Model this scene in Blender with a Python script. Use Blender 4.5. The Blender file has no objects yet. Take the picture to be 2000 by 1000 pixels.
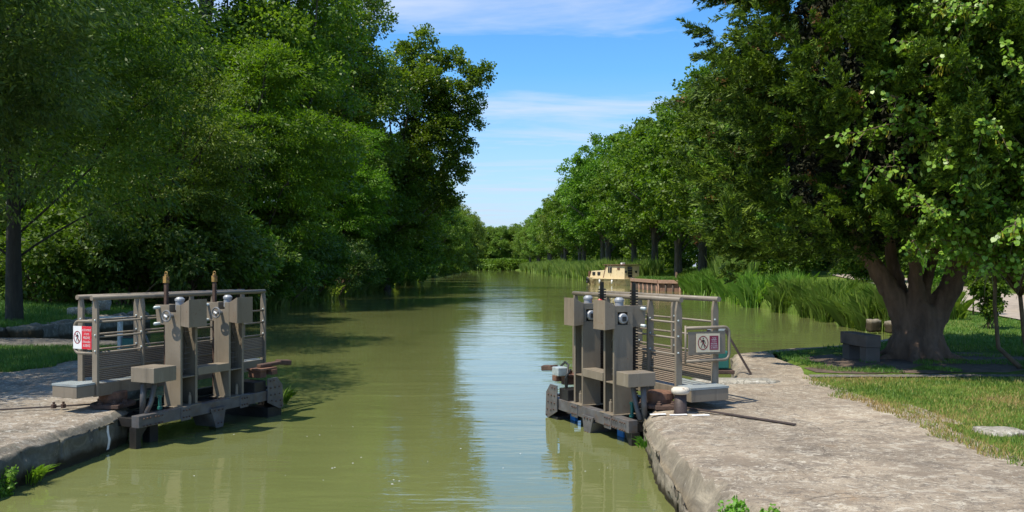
import bpy, bmesh, math, random
import numpy as np
from mathutils import Vector, Matrix, noise as mnoise

# ------------------------------------------------------------------ camera, sky, sun, exposure
SC = bpy.context.scene
COL = SC.collection
cam_d = bpy.data.cameras.new('camera'); cam = bpy.data.objects.new('camera', cam_d); COL.objects.link(cam)
cam.location = (0, 0, 2.15); cam.rotation_euler = (math.radians(90), 0, 0)
cam_d.sensor_width = 36; cam_d.lens = 30; cam_d.shift_y = 0.010
cam_d.clip_start = 0.1; cam_d.clip_end = 3000
SC.camera = cam

SUN_TRAVEL = Vector((0.39, 0.255, -0.885)).normalized()     # the way the light goes: from the left, a little behind the camera
to_sun = -SUN_TRAVEL
elev = math.asin(to_sun.z)
azim = math.atan2(to_sun.x, to_sun.y)                       # clockwise from +Y
sun_d = bpy.data.lights.new('sun', 'SUN'); sun = bpy.data.objects.new('sun', sun_d); COL.objects.link(sun)
sun_d.energy = 4.1; sun_d.angle = math.radians(0.5); sun_d.color = (1.0, 0.93, 0.80)
sun.rotation_euler = SUN_TRAVEL.to_track_quat('-Z', 'Y').to_euler()
sun.location = (-20, -10, 40)

W = bpy.data.worlds.new("World"); SC.world = W; W.use_nodes = True
def build_world():
    nt = W.node_tree; nt.nodes.clear()
    N = nt.nodes.new; L = nt.links.new
    out = N('ShaderNodeOutputWorld'); bg = N('ShaderNodeBackground'); bg.inputs[1].default_value = 0.135
    sky = N('ShaderNodeTexSky'); sky.sky_type = 'NISHITA'; sky.sun_disc = False
    sky.sun_elevation = elev; sky.sun_rotation = azim; sky.air_density = 1.0; sky.dust_density = 0.6; sky.ozone_density = 1.6; sky.altitude = 100
    hs = N('ShaderNodeHueSaturation'); hs.inputs['Saturation'].default_value = 1.25; hs.inputs['Value'].default_value = 1.0
    L(sky.outputs[0], hs.inputs['Color'])
    tint = N('ShaderNodeMixRGB'); tint.blend_type = 'MULTIPLY'; tint.inputs[0].default_value = 1.0; tint.inputs[2].default_value = (0.66, 0.92, 1.08, 1); L(hs.outputs[0], tint.inputs[1])
    geo = N('ShaderNodeTexCoord')
    sep = N('ShaderNodeSeparateXYZ'); L(geo.outputs['Generated'], sep.inputs[0])
    # thin cirrus: project the view direction on a high flat layer, stretched into streaks
    mz = N('ShaderNodeMath'); mz.operation = 'MAXIMUM'; L(sep.outputs['Z'], mz.inputs[0]); mz.inputs[1].default_value = 0.03
    dx = N('ShaderNodeMath'); dx.operation = 'DIVIDE'; L(sep.outputs['X'], dx.inputs[0]); L(mz.outputs[0], dx.inputs[1])
    dy = N('ShaderNodeMath'); dy.operation = 'DIVIDE'; L(sep.outputs['Y'], dy.inputs[0]); L(mz.outputs[0], dy.inputs[1])
    cmb = N('ShaderNodeCombineXYZ'); L(dx.outputs[0], cmb.inputs[0]); L(dy.outputs[0], cmb.inputs[1])
    mp = N('ShaderNodeMapping'); mp.inputs['Rotation'].default_value = (0, 0, math.radians(-34)); mp.inputs['Scale'].default_value = (0.5, 0.95, 1)
    L(cmb.outputs[0], mp.inputs[0])
    n1 = N('ShaderNodeTexNoise'); n1.inputs['Scale'].default_value = 1.1; n1.inputs['Detail'].default_value = 7; n1.inputs['Roughness'].default_value = 0.58; n1.inputs['Distortion'].default_value = 0.5
    L(mp.outputs[0], n1.inputs['Vector'])
    cr = N('ShaderNodeValToRGB'); cr.color_ramp.elements[0].position = 0.47; cr.color_ramp.elements[0].color = (0, 0, 0, 1)
    cr.color_ramp.elements[1].position = 0.72; cr.color_ramp.elements[1].color = (1, 1, 1, 1)
    L(n1.outputs['Fac'], cr.inputs[0])
    mm = N('ShaderNodeMath'); mm.operation = 'MULTIPLY'; L(cr.outputs[0], mm.inputs[0]); mm.inputs[1].default_value = 0.75
    mix = N('ShaderNodeMixRGB'); L(mm.outputs[0], mix.inputs[0]); L(tint.outputs[0], mix.inputs[1]); mix.inputs[2].default_value = (4.0, 4.3, 4.9, 1)
    # paler, faintly lavender air low over the horizon
    hz = N('ShaderNodeMapRange'); hz.inputs['From Min'].default_value = 0.0; hz.inputs['From Max'].default_value = 0.22; hz.inputs['To Min'].default_value = 0.85; hz.inputs['To Max'].default_value = 0.0; L(sep.outputs['Z'], hz.inputs[0])
    mh = N('ShaderNodeMixRGB'); L(hz.outputs[0], mh.inputs[0]); L(mix.outputs[0], mh.inputs[1]); mh.inputs[2].default_value = (2.7, 3.1, 4.1, 1)
    L(mh.outputs[0], bg.inputs[0]); L(bg.outputs[0], out.inputs[0])
build_world()
SC.view_settings.view_transform = 'Standard'; SC.view_settings.look = 'None'; SC.view_settings.exposure = 0.62; SC.view_settings.gamma = 1.0
SC.view_settings.use_curve_mapping = False
SC.render.resolution_x = 1024; SC.render.resolution_y = 512
SC.render.engine = 'CYCLES'
SC.cycles.max_bounces = 6; SC.cycles.transparent_max_bounces = 4; SC.cycles.diffuse_bounces = 3; SC.cycles.glossy_bounces = 3
SC.cycles.sample_clamp_indirect = 4.0

RNG = np.random.default_rng(7)
random.seed(5)

# ------------------------------------------------------------------ tagging
def tag(o, label=None, cat=None, group=None, kind=None):
    if label: o['label'] = label
    if cat: o['category'] = cat
    if group: o['group'] = group
    if kind: o['kind'] = kind
    return o
def empty(name, loc=(0, 0, 0), rz=0.0):
    o = bpy.data.objects.new(name, None); COL.objects.link(o); o.location = loc; o.rotation_euler = (0, 0, rz)
    o.empty_display_size = 0.2
    return o
def copy_tree(o, parent=None):
    c = o.copy(); COL.objects.link(c)
    if parent: c.parent = parent
    for ch in list(o.children): copy_tree(ch, c)
    return c

# ------------------------------------------------------------------ materials
def ramp(nt, fac, stops):
    r = nt.nodes.new('ShaderNodeValToRGB'); e = r.color_ramp.elements
    while len(e) < len(stops): e.new(0.5)
    for k, (p, c) in enumerate(stops):
        e[k].position = p; e[k].color = (*c, 1)
    nt.links.new(fac, r.inputs[0]); return r.outputs[0]
def noise(nt, scale, detail=4, rough=0.55, coord='Object', stretch=None, dist=0.0):
    tc = nt.nodes.new('ShaderNodeTexCoord'); src = tc.outputs[coord]
    if stretch:
        mp = nt.nodes.new('ShaderNodeMapping'); mp.inputs['Scale'].default_value = stretch; nt.links.new(src, mp.inputs[0]); src = mp.outputs[0]
    n = nt.nodes.new('ShaderNodeTexNoise'); n.inputs['Scale'].default_value = scale; n.inputs['Detail'].default_value = detail
    n.inputs['Roughness'].default_value = rough; n.inputs['Distortion'].default_value = dist
    nt.links.new(src, n.inputs['Vector']); return n.outputs['Fac']
def mixc(nt, fac, a, b, mode='MIX'):
    m = nt.nodes.new('ShaderNodeMixRGB'); m.blend_type = mode
    for i, v in enumerate((fac, a, b)):
        if isinstance(v, (tuple, list)): m.inputs[i].default_value = (*v, 1)
        elif isinstance(v, (int, float)): m.inputs[i].default_value = v
        else: nt.links.new(v, m.inputs[i])
    return m.outputs[0]
def new_mat(name):
    m = bpy.data.materials.new(name); m.use_nodes = True
    return m, m.node_tree, m.node_tree.nodes['Principled BSDF']
def bump(nt, p, h, strength, dist):
    b = nt.nodes.new('ShaderNodeBump'); b.inputs['Strength'].default_value = strength; b.inputs['Distance'].default_value = dist
    nt.links.new(h, b.inputs['Height']); nt.links.new(b.outputs[0], p.inputs['Normal'])
def simple(name, col, rough=0.5, metal=0.0, var=0.25, scale=6, bmp=0.0, dirt=None, dscale=3.0, dthr=(0.52, 0.7), stretch=None):
    m, nt, p = new_mat(name)
    n = noise(nt, scale, 5, 0.6, stretch=stretch)
    lo = tuple(c * (1 - var) for c in col); hi = tuple(min(1, c * (1 + var)) for c in col)
    c = ramp(nt, n, [(0.3, lo), (0.7, hi)])
    if dirt:
        d = noise(nt, dscale, 6, 0.65)
        f = ramp(nt, d, [(dthr[0], (0, 0, 0)), (dthr[1], (1, 1, 1))])
        c = mixc(nt, f, c, dirt)
    nt.links.new(c, p.inputs['Base Color'])
    p.inputs['Roughness'].default_value = rough; p.inputs['Metallic'].default_value = metal
    if bmp: bump(nt, p, noise(nt, scale * 4, 5, 0.6), bmp, 0.01)
    return m
def leaf_mat(name, cols, trans=0.35, rough=0.5, cs=0.25, tint=(0.5, 0.45, 0.05), tfac=0.0):
    """cols: dark, mid, light leaf colours; each leaf draws its own, clumps drift with a slow noise."""
    cols = [(c[0] * 1.55, c[1] * 1.28, c[2] * 0.95) for c in cols]
    m, nt, p = new_mat(name); N = nt.nodes.new; L = nt.links.new
    g = N('ShaderNodeNewGeometry')
    n = noise(nt, cs, 3, 0.6)
    a = N('ShaderNodeMath'); a.operation = 'MULTIPLY_ADD'; L(g.outputs['Random Per Island'], a.inputs[0]); a.inputs[1].default_value = 0.55
    s = N('ShaderNodeMath'); s.operation = 'MULTIPLY_ADD'; L(n, s.inputs[0]); s.inputs[1].default_value = 1.1; s.inputs[2].default_value = -0.32
    L(s.outputs[0], a.inputs[2])
    c = ramp(nt, a.outputs[0], [(0.12, cols[0]), (0.5, cols[1]), (0.9, cols[2])])
    oi = N('ShaderNodeObjectInfo')
    hs = N('ShaderNodeHueSaturation'); 
    hv = N('ShaderNodeMapRange'); hv.inputs['To Min'].default_value = 0.485; hv.inputs['To Max'].default_value = 0.51; L(oi.outputs['Random'], hv.inputs[0])
    vv = N('ShaderNodeMapRange'); vv.inputs['To Min'].default_value = 0.85; vv.inputs['To Max'].default_value = 1.15; L(oi.outputs['Random'], vv.inputs[0])
    L(hv.outputs[0], hs.inputs['Hue']); L(vv.outputs[0], hs.inputs['Value']); L(c, hs.inputs['Color']); c = hs.outputs[0]
    L(c, p.inputs['Base Color']); p.inputs['Roughness'].default_value = rough
    p.inputs['Specular IOR Level'].default_value = 0.35
    t = N('ShaderNodeBsdfTranslucent')
    tcol = mixc(nt, 1.0, c, (1.25, 1.35, 0.55), 'MULTIPLY'); L(tcol, t.inputs[0])
    ms = N('ShaderNodeMixShader'); ms.inputs[0].default_value = trans
    L(p.outputs[0], ms.inputs[1]); L(t.outputs[0], ms.inputs[2])
    L(ms.outputs[0], nt.nodes['Material Output'].inputs[0])
    return m
def bark_mat(name, col, scale=5):
    m, nt, p = new_mat(name)
    n = noise(nt, scale, 6, 0.65, stretch=(1, 1, 0.22), dist=0.4)
    c = ramp(nt, n, [(0.3, tuple(x * 0.45 for x in col)), (0.55, col), (0.75, tuple(x * 1.5 for x in col))])
    nt.links.new(c, p.inputs['Base Color']); p.inputs['Roughness'].default_value = 0.9
    bump(nt, p, noise(nt, scale * 2.2, 6, 0.7, stretch=(1, 1, 0.18), dist=0.3), 0.9, 0.05)
    return m

M = {}
def paint_mat(name, col, chip):
    m, nt, p = new_mat(name)
    c = ramp(nt, noise(nt, 2.5, 5, 0.6), [(0.3, tuple(x * 0.88 for x in col)), (0.7, tuple(x * 1.1 for x in col))])
    st = ramp(nt, noise(nt, 9, 6, 0.7, stretch=(1, 1, 0.09)), [(0.52, (0, 0, 0)), (0.72, (0.75, 0.75, 0.75))]); c = mixc(nt, st, c, tuple(x * 0.55 for x in col))     # run-off streaks
    pl_ = ramp(nt, noise(nt, 13, 5, 0.7, stretch=(1, 1, 0.13)), [(0.58, (0, 0, 0)), (0.70, (0.6, 0.6, 0.6))]); c = mixc(nt, pl_, c, (0.27, 0.23, 0.175))
    ch = ramp(nt, noise(nt, 26, 5, 0.75), [(chip, (0, 0, 0)), (chip + 0.03, (0.9, 0.9, 0.9))]); c = mixc(nt, ch, c, (0.16, 0.075, 0.04))
    nt.links.new(c, p.inputs['Base Color']); nt.links.new(ramp(nt, noise(nt, 5, 4), [(0.3, (0.42,) * 3), (0.7, (0.66,) * 3)]), p.inputs['Roughness'])
    bump(nt, p, noise(nt, 20, 5, 0.6), 0.12, 0.01)
    return m
M['paint'] = paint_mat('taupe_paint', (0.205, 0.168, 0.120), 0.66)
M['paint_worn'] = paint_mat('taupe_paint_worn', (0.21, 0.165, 0.115), 0.62)
M['dark_steel'] = simple('dark_grey_steel', (0.115, 0.110, 0.108), 0.55, 0.2, 0.3, 7, 0.15, (0.13, 0.09, 0.06), 8, (0.5, 0.75))
M['black_steel'] = simple('black_wet_steel', (0.022, 0.02, 0.018), 0.5, 0.1, 0.4, 8, 0.2)
M['rust'] = simple('rusty_iron', (0.17, 0.085, 0.05), 0.85, 0.1, 0.45, 14, 0.4, (0.07, 0.05, 0.04), 6, (0.5, 0.7))
M['dark_rust'] = simple('dark_rust', (0.085, 0.05, 0.035), 0.85, 0.1, 0.4, 16, 0.4)
M['greased'] = simple('greased_rack', (0.02, 0.016, 0.013), 0.45, 0.3, 0.3, 12)
M['galv'] = simple('galvanised', (0.42, 0.47, 0.46), 0.45, 0.3, 0.2, 20, 0.1)
M['silver'] = simple('silver_grey_motor', (0.30, 0.31, 0.32), 0.45, 0.2, 0.08, 8)
M['white'] = simple('white_paint', (0.80, 0.79, 0.76), 0.55, 0, 0.06, 8)
M['sign_white'] = simple('sign_white', (0.74, 0.74, 0.72), 0.4, 0, 0.04, 4)
M['sign_cream'] = simple('sign_cream', (0.68, 0.58, 0.40), 0.45, 0, 0.05, 4)
M['sign_red'] = simple('sign_red', (0.60, 0.015, 0.03), 0.4, 0, 0.05, 4)
M['sign_maroon'] = simple('sign_maroon', (0.22, 0.02, 0.055), 0.45, 0, 0.05, 4)
M['sign_ring'] = simple('sign_ring', (0.26, 0.03, 0.035), 0.45, 0, 0.05, 4)
M['black'] = simple('black_plastic', (0.018, 0.018, 0.018), 0.5, 0, 0.2, 6)
M['green_box'] = simple('green_enamel', (0.015, 0.12, 0.095), 0.4, 0, 0.15, 5)
M['red_cap'] = simple('red_cap', (0.45, 0.02, 0.02), 0.4, 0, 0.1, 5)
M['blue_cloth'] = simple('blue_sheet', (0.05, 0.25, 0.6), 0.5, 0, 0.2, 5)
M['yellow_rust'] = simple('yellow_chipped', (0.34, 0.20, 0.05), 0.7, 0, 0.35, 30, 0.2, (0.12, 0.06, 0.03), 20, (0.5, 0.65))
M['bollard_cap'] = simple('bollard_cap_paint', (0.52, 0.47, 0.38), 0.7, 0, 0.15, 10, 0.2, (0.16, 0.085, 0.045), 22, (0.6, 0.66))
M['iron_brown'] = simple('iron_brown', (0.055, 0.038, 0.032), 0.6, 0.2, 0.25, 10, 0.2)
M['bark'] = bark_mat('brown_bark', (0.075, 0.058, 0.042))
M['bark_ivy'] = bark_mat('ivy_dark_bark', (0.035, 0.032, 0.022))
M['bark_red'] = bark_mat('reddish_cypress_bark', (0.185, 0.112, 0.072), 5)
M['bark_grey'] = bark_mat('grey_plane_bark', (0.10, 0.085, 0.065))
M['twig'] = simple('twig_brown', (0.13, 0.085, 0.05), 0.8, 0, 0.3, 6)
M['old_wood'] = simple('old_timber', (0.075, 0.055, 0.042), 0.85, 0, 0.35, 5, 0.4, stretch=(1, 9, 9))

M['leaf_ash'] = leaf_mat('dark_ash_leaves', ((0.027, 0.068, 0.009), (0.060, 0.132, 0.016), (0.11, 0.21, 0.04)), 0.5)
M['leaf_grey'] = leaf_mat('greygreen_leaves', ((0.027, 0.066, 0.016), (0.056, 0.120, 0.030), (0.11, 0.20, 0.06)), 0.45)
M['leaf_locust'] = leaf_mat('locust_leaves', ((0.032, 0.085, 0.006), (0.072, 0.168, 0.010), (0.125, 0.255, 0.022)), 0.5)
M['leaf_olive'] = leaf_mat('olive_leaves', ((0.035, 0.07, 0.008), (0.072, 0.125, 0.012), (0.12, 0.18, 0.03)), 0.4)
M['leaf_poplar'] = leaf_mat('poplar_leaves', ((0.030, 0.074, 0.009), (0.070, 0.155, 0.016), (0.14, 0.245, 0.05)), 0.5, 0.35)
M['leaf_plane'] = leaf_mat('plane_leaves', ((0.028, 0.072, 0.007), (0.062, 0.145, 0.012), (0.115, 0.23, 0.03)), 0.42)
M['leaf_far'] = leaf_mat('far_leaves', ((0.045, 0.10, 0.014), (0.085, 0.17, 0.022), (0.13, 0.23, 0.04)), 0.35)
M['leaf_cypress'] = leaf_mat('cypress_foliage', ((0.011, 0.028, 0.004), (0.042, 0.086, 0.009), (0.130, 0.210, 0.024)), 0.25, 0.6, cs=1.1)
M['inner_shade'] = simple('painted_inner_shade', (0.022, 0.024, 0.006), 0.9, 0, 0.4, 3)  # shade deep in the cypress crown, painted as a near-black foliage colour
M['leaf_brown'] = leaf_mat('cypress_dry_tufts', ((0.06, 0.035, 0.012), (0.11, 0.07, 0.022), (0.16, 0.11, 0.03)), 0.15, 0.7)
M['leaf_judas'] = leaf_mat('round_judas_leaves', ((0.060, 0.145, 0.016), (0.120, 0.24, 0.030), (0.19, 0.33, 0.07)), 0.35, 0.38, cs=0.9)
M['pods'] = leaf_mat('yellowgreen_pods', ((0.10, 0.14, 0.012), (0.20, 0.24, 0.02), (0.30, 0.32, 0.04)), 0.35)
M['leaf_bush'] = leaf_mat('bright_bush_leaves', ((0.03, 0.09, 0.01), (0.07, 0.19, 0.02), (0.12, 0.27, 0.04)), 0.4)
M['weed'] = leaf_mat('weed_leaves', ((0.05, 0.14, 0.015), (0.09, 0.24, 0.03), (0.14, 0.32, 0.05)), 0.4)
M['reed'] = leaf_mat('reed_blades', ((0.085, 0.19, 0.036), (0.155, 0.31, 0.065), (0.26, 0.43, 0.14)), 0.55, 0.45, cs=0.5)
M['reed_grey'] = leaf_mat('greygreen_reed_blades', ((0.09, 0.19, 0.045), (0.16, 0.29, 0.08), (0.27, 0.39, 0.16)), 0.45, 0.45, cs=0.4)

def grass_blade_mat(name, green, dry, thr):
    m, nt, p = new_mat(name); N = nt.nodes.new; L = nt.links.new
    g = N('ShaderNodeNewGeometry')
    n = noise(nt, 0.75, 5, 0.62)
    add = N('ShaderNodeMath'); add.operation = 'MULTIPLY_ADD'; L(g.outputs['Random Per Island'], add.inputs[0]); add.inputs[1].default_value = 0.22; L(n, add.inputs[2])
    c = ramp(nt, add.outputs[0], [(thr - 0.10, green[0]), (thr, green[1]), (thr + 0.09, dry[0]), (thr + 0.22, dry[1])])
    L(c, p.inputs['Base Color']); p.inputs['Roughness'].default_value = 0.6
    t = N('ShaderNodeBsdfTranslucent'); L(c, t.inputs[0])
    ms = N('ShaderNodeMixShader'); ms.inputs[0].default_value = 0.3
    L(p.outputs[0], ms.inputs[1]); L(t.outputs[0], ms.inputs[2]); L(ms.outputs[0], nt.nodes['Material Output'].inputs[0])
    return m
M['grass'] = grass_blade_mat('lawn_grass', ((0.085, 0.165, 0.016), (0.155, 0.25, 0.026)), ((0.33, 0.275, 0.07), (0.38, 0.26, 0.10)), 0.56)
M['grass_green'] = grass_blade_mat('green_grass', ((0.075, 0.175, 0.016), (0.135, 0.25, 0.026)), ((0.22, 0.26, 0.05), (0.30, 0.25, 0.08)), 0.72)

def stone_mat(name, base, dark, pale, moss=None, dark_amt=(0.50, 0.66), wetline=True, wall=None):
    m, nt, p = new_mat(name); N = nt.nodes.new; L = nt.links.new
    c = ramp(nt, noise(nt, 1.6, 8, 0.68), [(0.28, tuple(x * 0.72 for x in base)), (0.5, base), (0.72, tuple(min(1, x * 1.22) for x in base))])
    d = ramp(nt, noise(nt, 0.9, 9, 0.72, dist=0.6), [(dark_amt[0], (0, 0, 0)), (dark_amt[1], (1, 1, 1))])
    c = mixc(nt, d, c, dark)
    sp = ramp(nt, noise(nt, 9, 6, 0.75), [(0.60, (0, 0, 0)), (0.70, (0.9, 0.9, 0.9))]); c = mixc(nt, sp, c, tuple(x * 1.3 for x in dark))
    # pale lichen: small rounded spots gathered in patches
    vo = N('ShaderNodeTexVoronoi'); vo.inputs['Scale'].default_value = 13; tc = N('ShaderNodeTexCoord')
    ds = N('ShaderNodeMixRGB'); ds.blend_type = 'ADD'; ds.inputs[0].default_value = 0.06
    nn = N('ShaderNodeTexNoise'); nn.inputs['Scale'].default_value = 18; L(tc.outputs['Object'], nn.inputs['Vector'])
    L(tc.outputs['Object'], ds.inputs[1]); L(nn.outputs['Color'], ds.inputs[2]); L(ds.outputs[0], vo.inputs['Vector'])
    lf = ramp(nt, vo.outputs['Distance'], [(0.16, (1, 1, 1)), (0.30, (0, 0, 0))])
    pt = ramp(nt, noise(nt, 1.5, 6, 0.7), [(0.50, (0, 0, 0)), (0.66, (0.9, 0.9, 0.9))])
    f = mixc(nt, 1.0, lf, pt, 'MULTIPLY'); c = mixc(nt, f, c, pale)
    br = ramp(nt, noise(nt, 2.4, 7, 0.7, dist=1.0), [(0.55, (0, 0, 0)), (0.72, (0.75, 0.75, 0.75))]); c = mixc(nt, br, c, (base[0] * 0.80, base[1] * 0.66, base[2] * 0.52))
    fl = ramp(nt, noise(nt, 34, 3, 0.8), [(0.60, (0, 0, 0)), (0.68, (0.85, 0.85, 0.85))]); c = mixc(nt, fl, c, tuple(x * 0.95 for x in pale))
    fd = ramp(nt, noise(nt, 27, 4, 0.8, dist=0.5), [(0.60, (0, 0, 0)), (0.68, (0.75, 0.75, 0.75))]); c = mixc(nt, fd, c, tuple(x * 1.1 for x in dark))
    for sc_, lo_, hi_, colr, am in ((5.0, 0.555, 0.58, tuple(x * 0.98 for x in pale), 0.65), (3.4, 0.555, 0.59, tuple(x * 1.35 for x in dark), 0.65), (16, 0.57, 0.595, tuple(x * 1.1 for x in pale), 0.8), (13, 0.565, 0.595, dark, 0.7), (30, 0.57, 0.60, tuple(x * 0.9 for x in dark), 0.7), (2.2, 0.56, 0.58, (base[0] * 0.72, base[1] * 0.70, base[2] * 0.70), 0.8)):
        q = ramp(nt, noise(nt, sc_, 9, 0.72, dist=0.9, stretch=(1.0, 1.25, 1.0 + sc_ * 0.013)), [(lo_, (0, 0, 0)), (hi_, (am, am, am))]); c = mixc(nt, q, c, colr)
    # hairline cracks and slab joints
    wp = N('ShaderNodeMixRGB'); wp.blend_type = 'ADD'; wp.inputs[0].default_value = 0.5; nw = N('ShaderNodeTexNoise'); nw.inputs['Scale'].default_value = 1.3; nw.inputs['Detail'].default_value = 6; L(tc.outputs['Object'], nw.inputs['Vector'])
    L(tc.outputs['Object'], wp.inputs[1]); L(nw.outputs['Color'], wp.inputs[2]); v2 = N('ShaderNodeTexVoronoi'); v2.feature = 'DISTANCE_TO_EDGE'; v2.inputs['Scale'].default_value = 0.62; L(wp.outputs[0], v2.inputs['Vector'])
    ck = ramp(nt, v2.outputs['Distance'], [(0.001, (0.8, 0.8, 0.8)), (0.006, (0, 0, 0))]); ck = mixc(nt, 1.0, ck, ramp(nt, noise(nt, 1.7, 4), [(0.45, (0, 0, 0)), (0.58, (1, 1, 1))]), 'MULTIPLY'); c = mixc(nt, ck, c, tuple(x * 0.7 for x in dark))
    bg_ = ramp(nt, noise(nt, 0.55, 4, 0.6), [(0.35, (0.80, 0.80, 0.80)), (0.65, (1.14, 1.13, 1.10))]); c = mixc(nt, 1.0, c, bg_, 'MULTIPLY')
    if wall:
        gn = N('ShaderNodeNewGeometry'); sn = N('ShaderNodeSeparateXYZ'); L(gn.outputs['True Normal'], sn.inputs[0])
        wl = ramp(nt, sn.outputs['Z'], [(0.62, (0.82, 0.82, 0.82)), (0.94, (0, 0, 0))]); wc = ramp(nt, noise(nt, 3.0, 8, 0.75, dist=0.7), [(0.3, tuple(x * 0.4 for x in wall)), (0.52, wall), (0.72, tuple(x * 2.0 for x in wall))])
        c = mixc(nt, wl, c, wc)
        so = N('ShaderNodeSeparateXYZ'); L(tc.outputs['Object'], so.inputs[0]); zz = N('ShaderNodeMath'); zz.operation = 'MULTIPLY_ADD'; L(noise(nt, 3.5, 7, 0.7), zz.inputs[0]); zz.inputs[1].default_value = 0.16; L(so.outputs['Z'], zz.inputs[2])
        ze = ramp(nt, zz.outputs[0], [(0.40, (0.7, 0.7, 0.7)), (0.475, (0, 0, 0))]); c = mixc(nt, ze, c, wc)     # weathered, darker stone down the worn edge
    pt2 = ramp(nt, noise(nt, 3.2, 8, 0.75, dist=0.8), [(0.60, (0, 0, 0)), (0.68, (0.8, 0.8, 0.8))]); c = mixc(nt, pt2, c, tuple(x * 0.9 for x in pale))
    if wetline:   # stone stained dark by the water just above the surface
        sp_ = N('ShaderNodeSeparateXYZ'); L(tc.outputs['Object'], sp_.inputs[0])
        wz = N('ShaderNodeMath'); wz.operation = 'MULTIPLY_ADD'; L(noise(nt, 4, 4), wz.inputs[0]); wz.inputs[1].default_value = -0.16; L(sp_.outputs['Z'], wz.inputs[2])
        wf = ramp(nt, wz.outputs[0], [(0.0, (1, 1, 1)), (0.07, (0, 0, 0))])
        c = mixc(nt, wf, c, (0.045, 0.035, 0.018))
    L(c, p.inputs['Base Color']); p.inputs['Roughness'].default_value = 0.92; p.inputs['Specular IOR Level'].default_value = 0.25
    h = N('ShaderNodeMath'); h.operation = 'MULTIPLY_ADD'; L(noise(nt, 22, 8, 0.7), h.inputs[0]); h.inputs[1].default_value = 0.5; L(noise(nt, 5, 10, 0.78, dist=0.5), h.inputs[2])
    bump(nt, p, h.outputs[0], 0.9, 0.022)
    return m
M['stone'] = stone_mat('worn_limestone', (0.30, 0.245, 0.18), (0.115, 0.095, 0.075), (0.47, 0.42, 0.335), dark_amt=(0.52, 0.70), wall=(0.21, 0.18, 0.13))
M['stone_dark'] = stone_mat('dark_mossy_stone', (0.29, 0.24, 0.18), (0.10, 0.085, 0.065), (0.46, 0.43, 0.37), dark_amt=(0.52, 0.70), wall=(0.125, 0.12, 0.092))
M['stone_block'] = stone_mat('pale_block_stone', (0.34, 0.31, 0.25), (0.12, 0.11, 0.09), (0.5, 0.48, 0.42), wetline=False)
M['bench_stone'] = simple('weathered_bench_slab', (0.135, 0.105, 0.085), 0.9, 0, 0.25, 6, 0.3, (0.07, 0.055, 0.045), 3, (0.45, 0.7))

def ground_mat():
    m, nt, p = new_mat('earth_and_grass')
    c = ramp(nt, noise(nt, 0.5, 7, 0.65), [(0.3, (0.06, 0.11, 0.018)), (0.55, (0.11, 0.17, 0.028)), (0.75, (0.21, 0.20, 0.07))])
    c2 = ramp(nt, noise(nt, 6, 6, 0.7), [(0.35, (0.55, 0.55, 0.5)), (0.7, (1.2, 1.2, 1.1))]); c = mixc(nt, 1.0, c, c2, 'MULTIPLY')
    nt.links.new(c, p.inputs['Base Color']); p.inputs['Roughness'].default_value = 0.95; p.inputs['Specular IOR Level'].default_value = 0.1
    bump(nt, p, noise(nt, 12, 6, 0.7), 0.6, 0.05)
    return m
M['ground'] = ground_mat()
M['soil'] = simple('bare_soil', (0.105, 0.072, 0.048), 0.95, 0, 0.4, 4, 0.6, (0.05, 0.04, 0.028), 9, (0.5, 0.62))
M['gravel'] = simple('pale_gravel', (0.34, 0.28, 0.22), 0.95, 0, 0.2, 3, 0.5, (0.20, 0.16, 0.12), 1.2, (0.5, 0.7))
M['paving'] = stone_mat('dark_paving', (0.16, 0.145, 0.12), (0.055, 0.05, 0.042), (0.30, 0.28, 0.24), dark_amt=(0.42, 0.6), wetline=False)

def water_mat():
    m, nt, p = new_mat('murky_canal_water'); N = nt.nodes.new; L = nt.links.new
    c = ramp(nt, noise(nt, 0.16, 5, 0.6, stretch=(1.5, 0.5, 1), dist=0.8), [(0.3, (0.128, 0.144, 0.046)), (0.7, (0.162, 0.174, 0.060))])
    L(c, p.inputs['Base Color']); p.inputs['Roughness'].default_value = 0.03; p.inputs['IOR'].default_value = 1.9
    p.inputs['Specular IOR Level'].default_value = 0.5
    def nz(scale, st, det, dist=0.6): return noise(nt, scale, det, 0.5, stretch=st, dist=dist)
    a = nz(0.8, (0.40, 1.6, 1), 3); b = nz(2.6, (0.45, 1.7, 1), 3); d = nz(9, (0.6, 1.5, 1), 2)
    x = N('ShaderNodeMath'); x.operation = 'MULTIPLY_ADD'; L(b, x.inputs[0]); x.inputs[1].default_value = 0.30; L(a, x.inputs[2])
    y = N('ShaderNodeMath'); y.operation = 'MULTIPLY_ADD'; L(d, y.inputs[0]); y.inputs[1].default_value = 0.07; L(x.outputs[0], y.inputs[2])
    # patches of breeze and of calm
    cal = ramp(nt, nz(0.10, (0.6, 1.5, 1), 3, 1.2), [(0.35, (0.35, 0.35, 0.35)), (0.65, (1, 1, 1))])
    z = N('ShaderNodeMath'); z.operation = 'MULTIPLY'; L(y.outputs[0], z.inputs[0]); L(cal, z.inputs[1])
    bump(nt, p, z.outputs[0], 1.0, 0.020)
    return m
M['water'] = water_mat()

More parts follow.
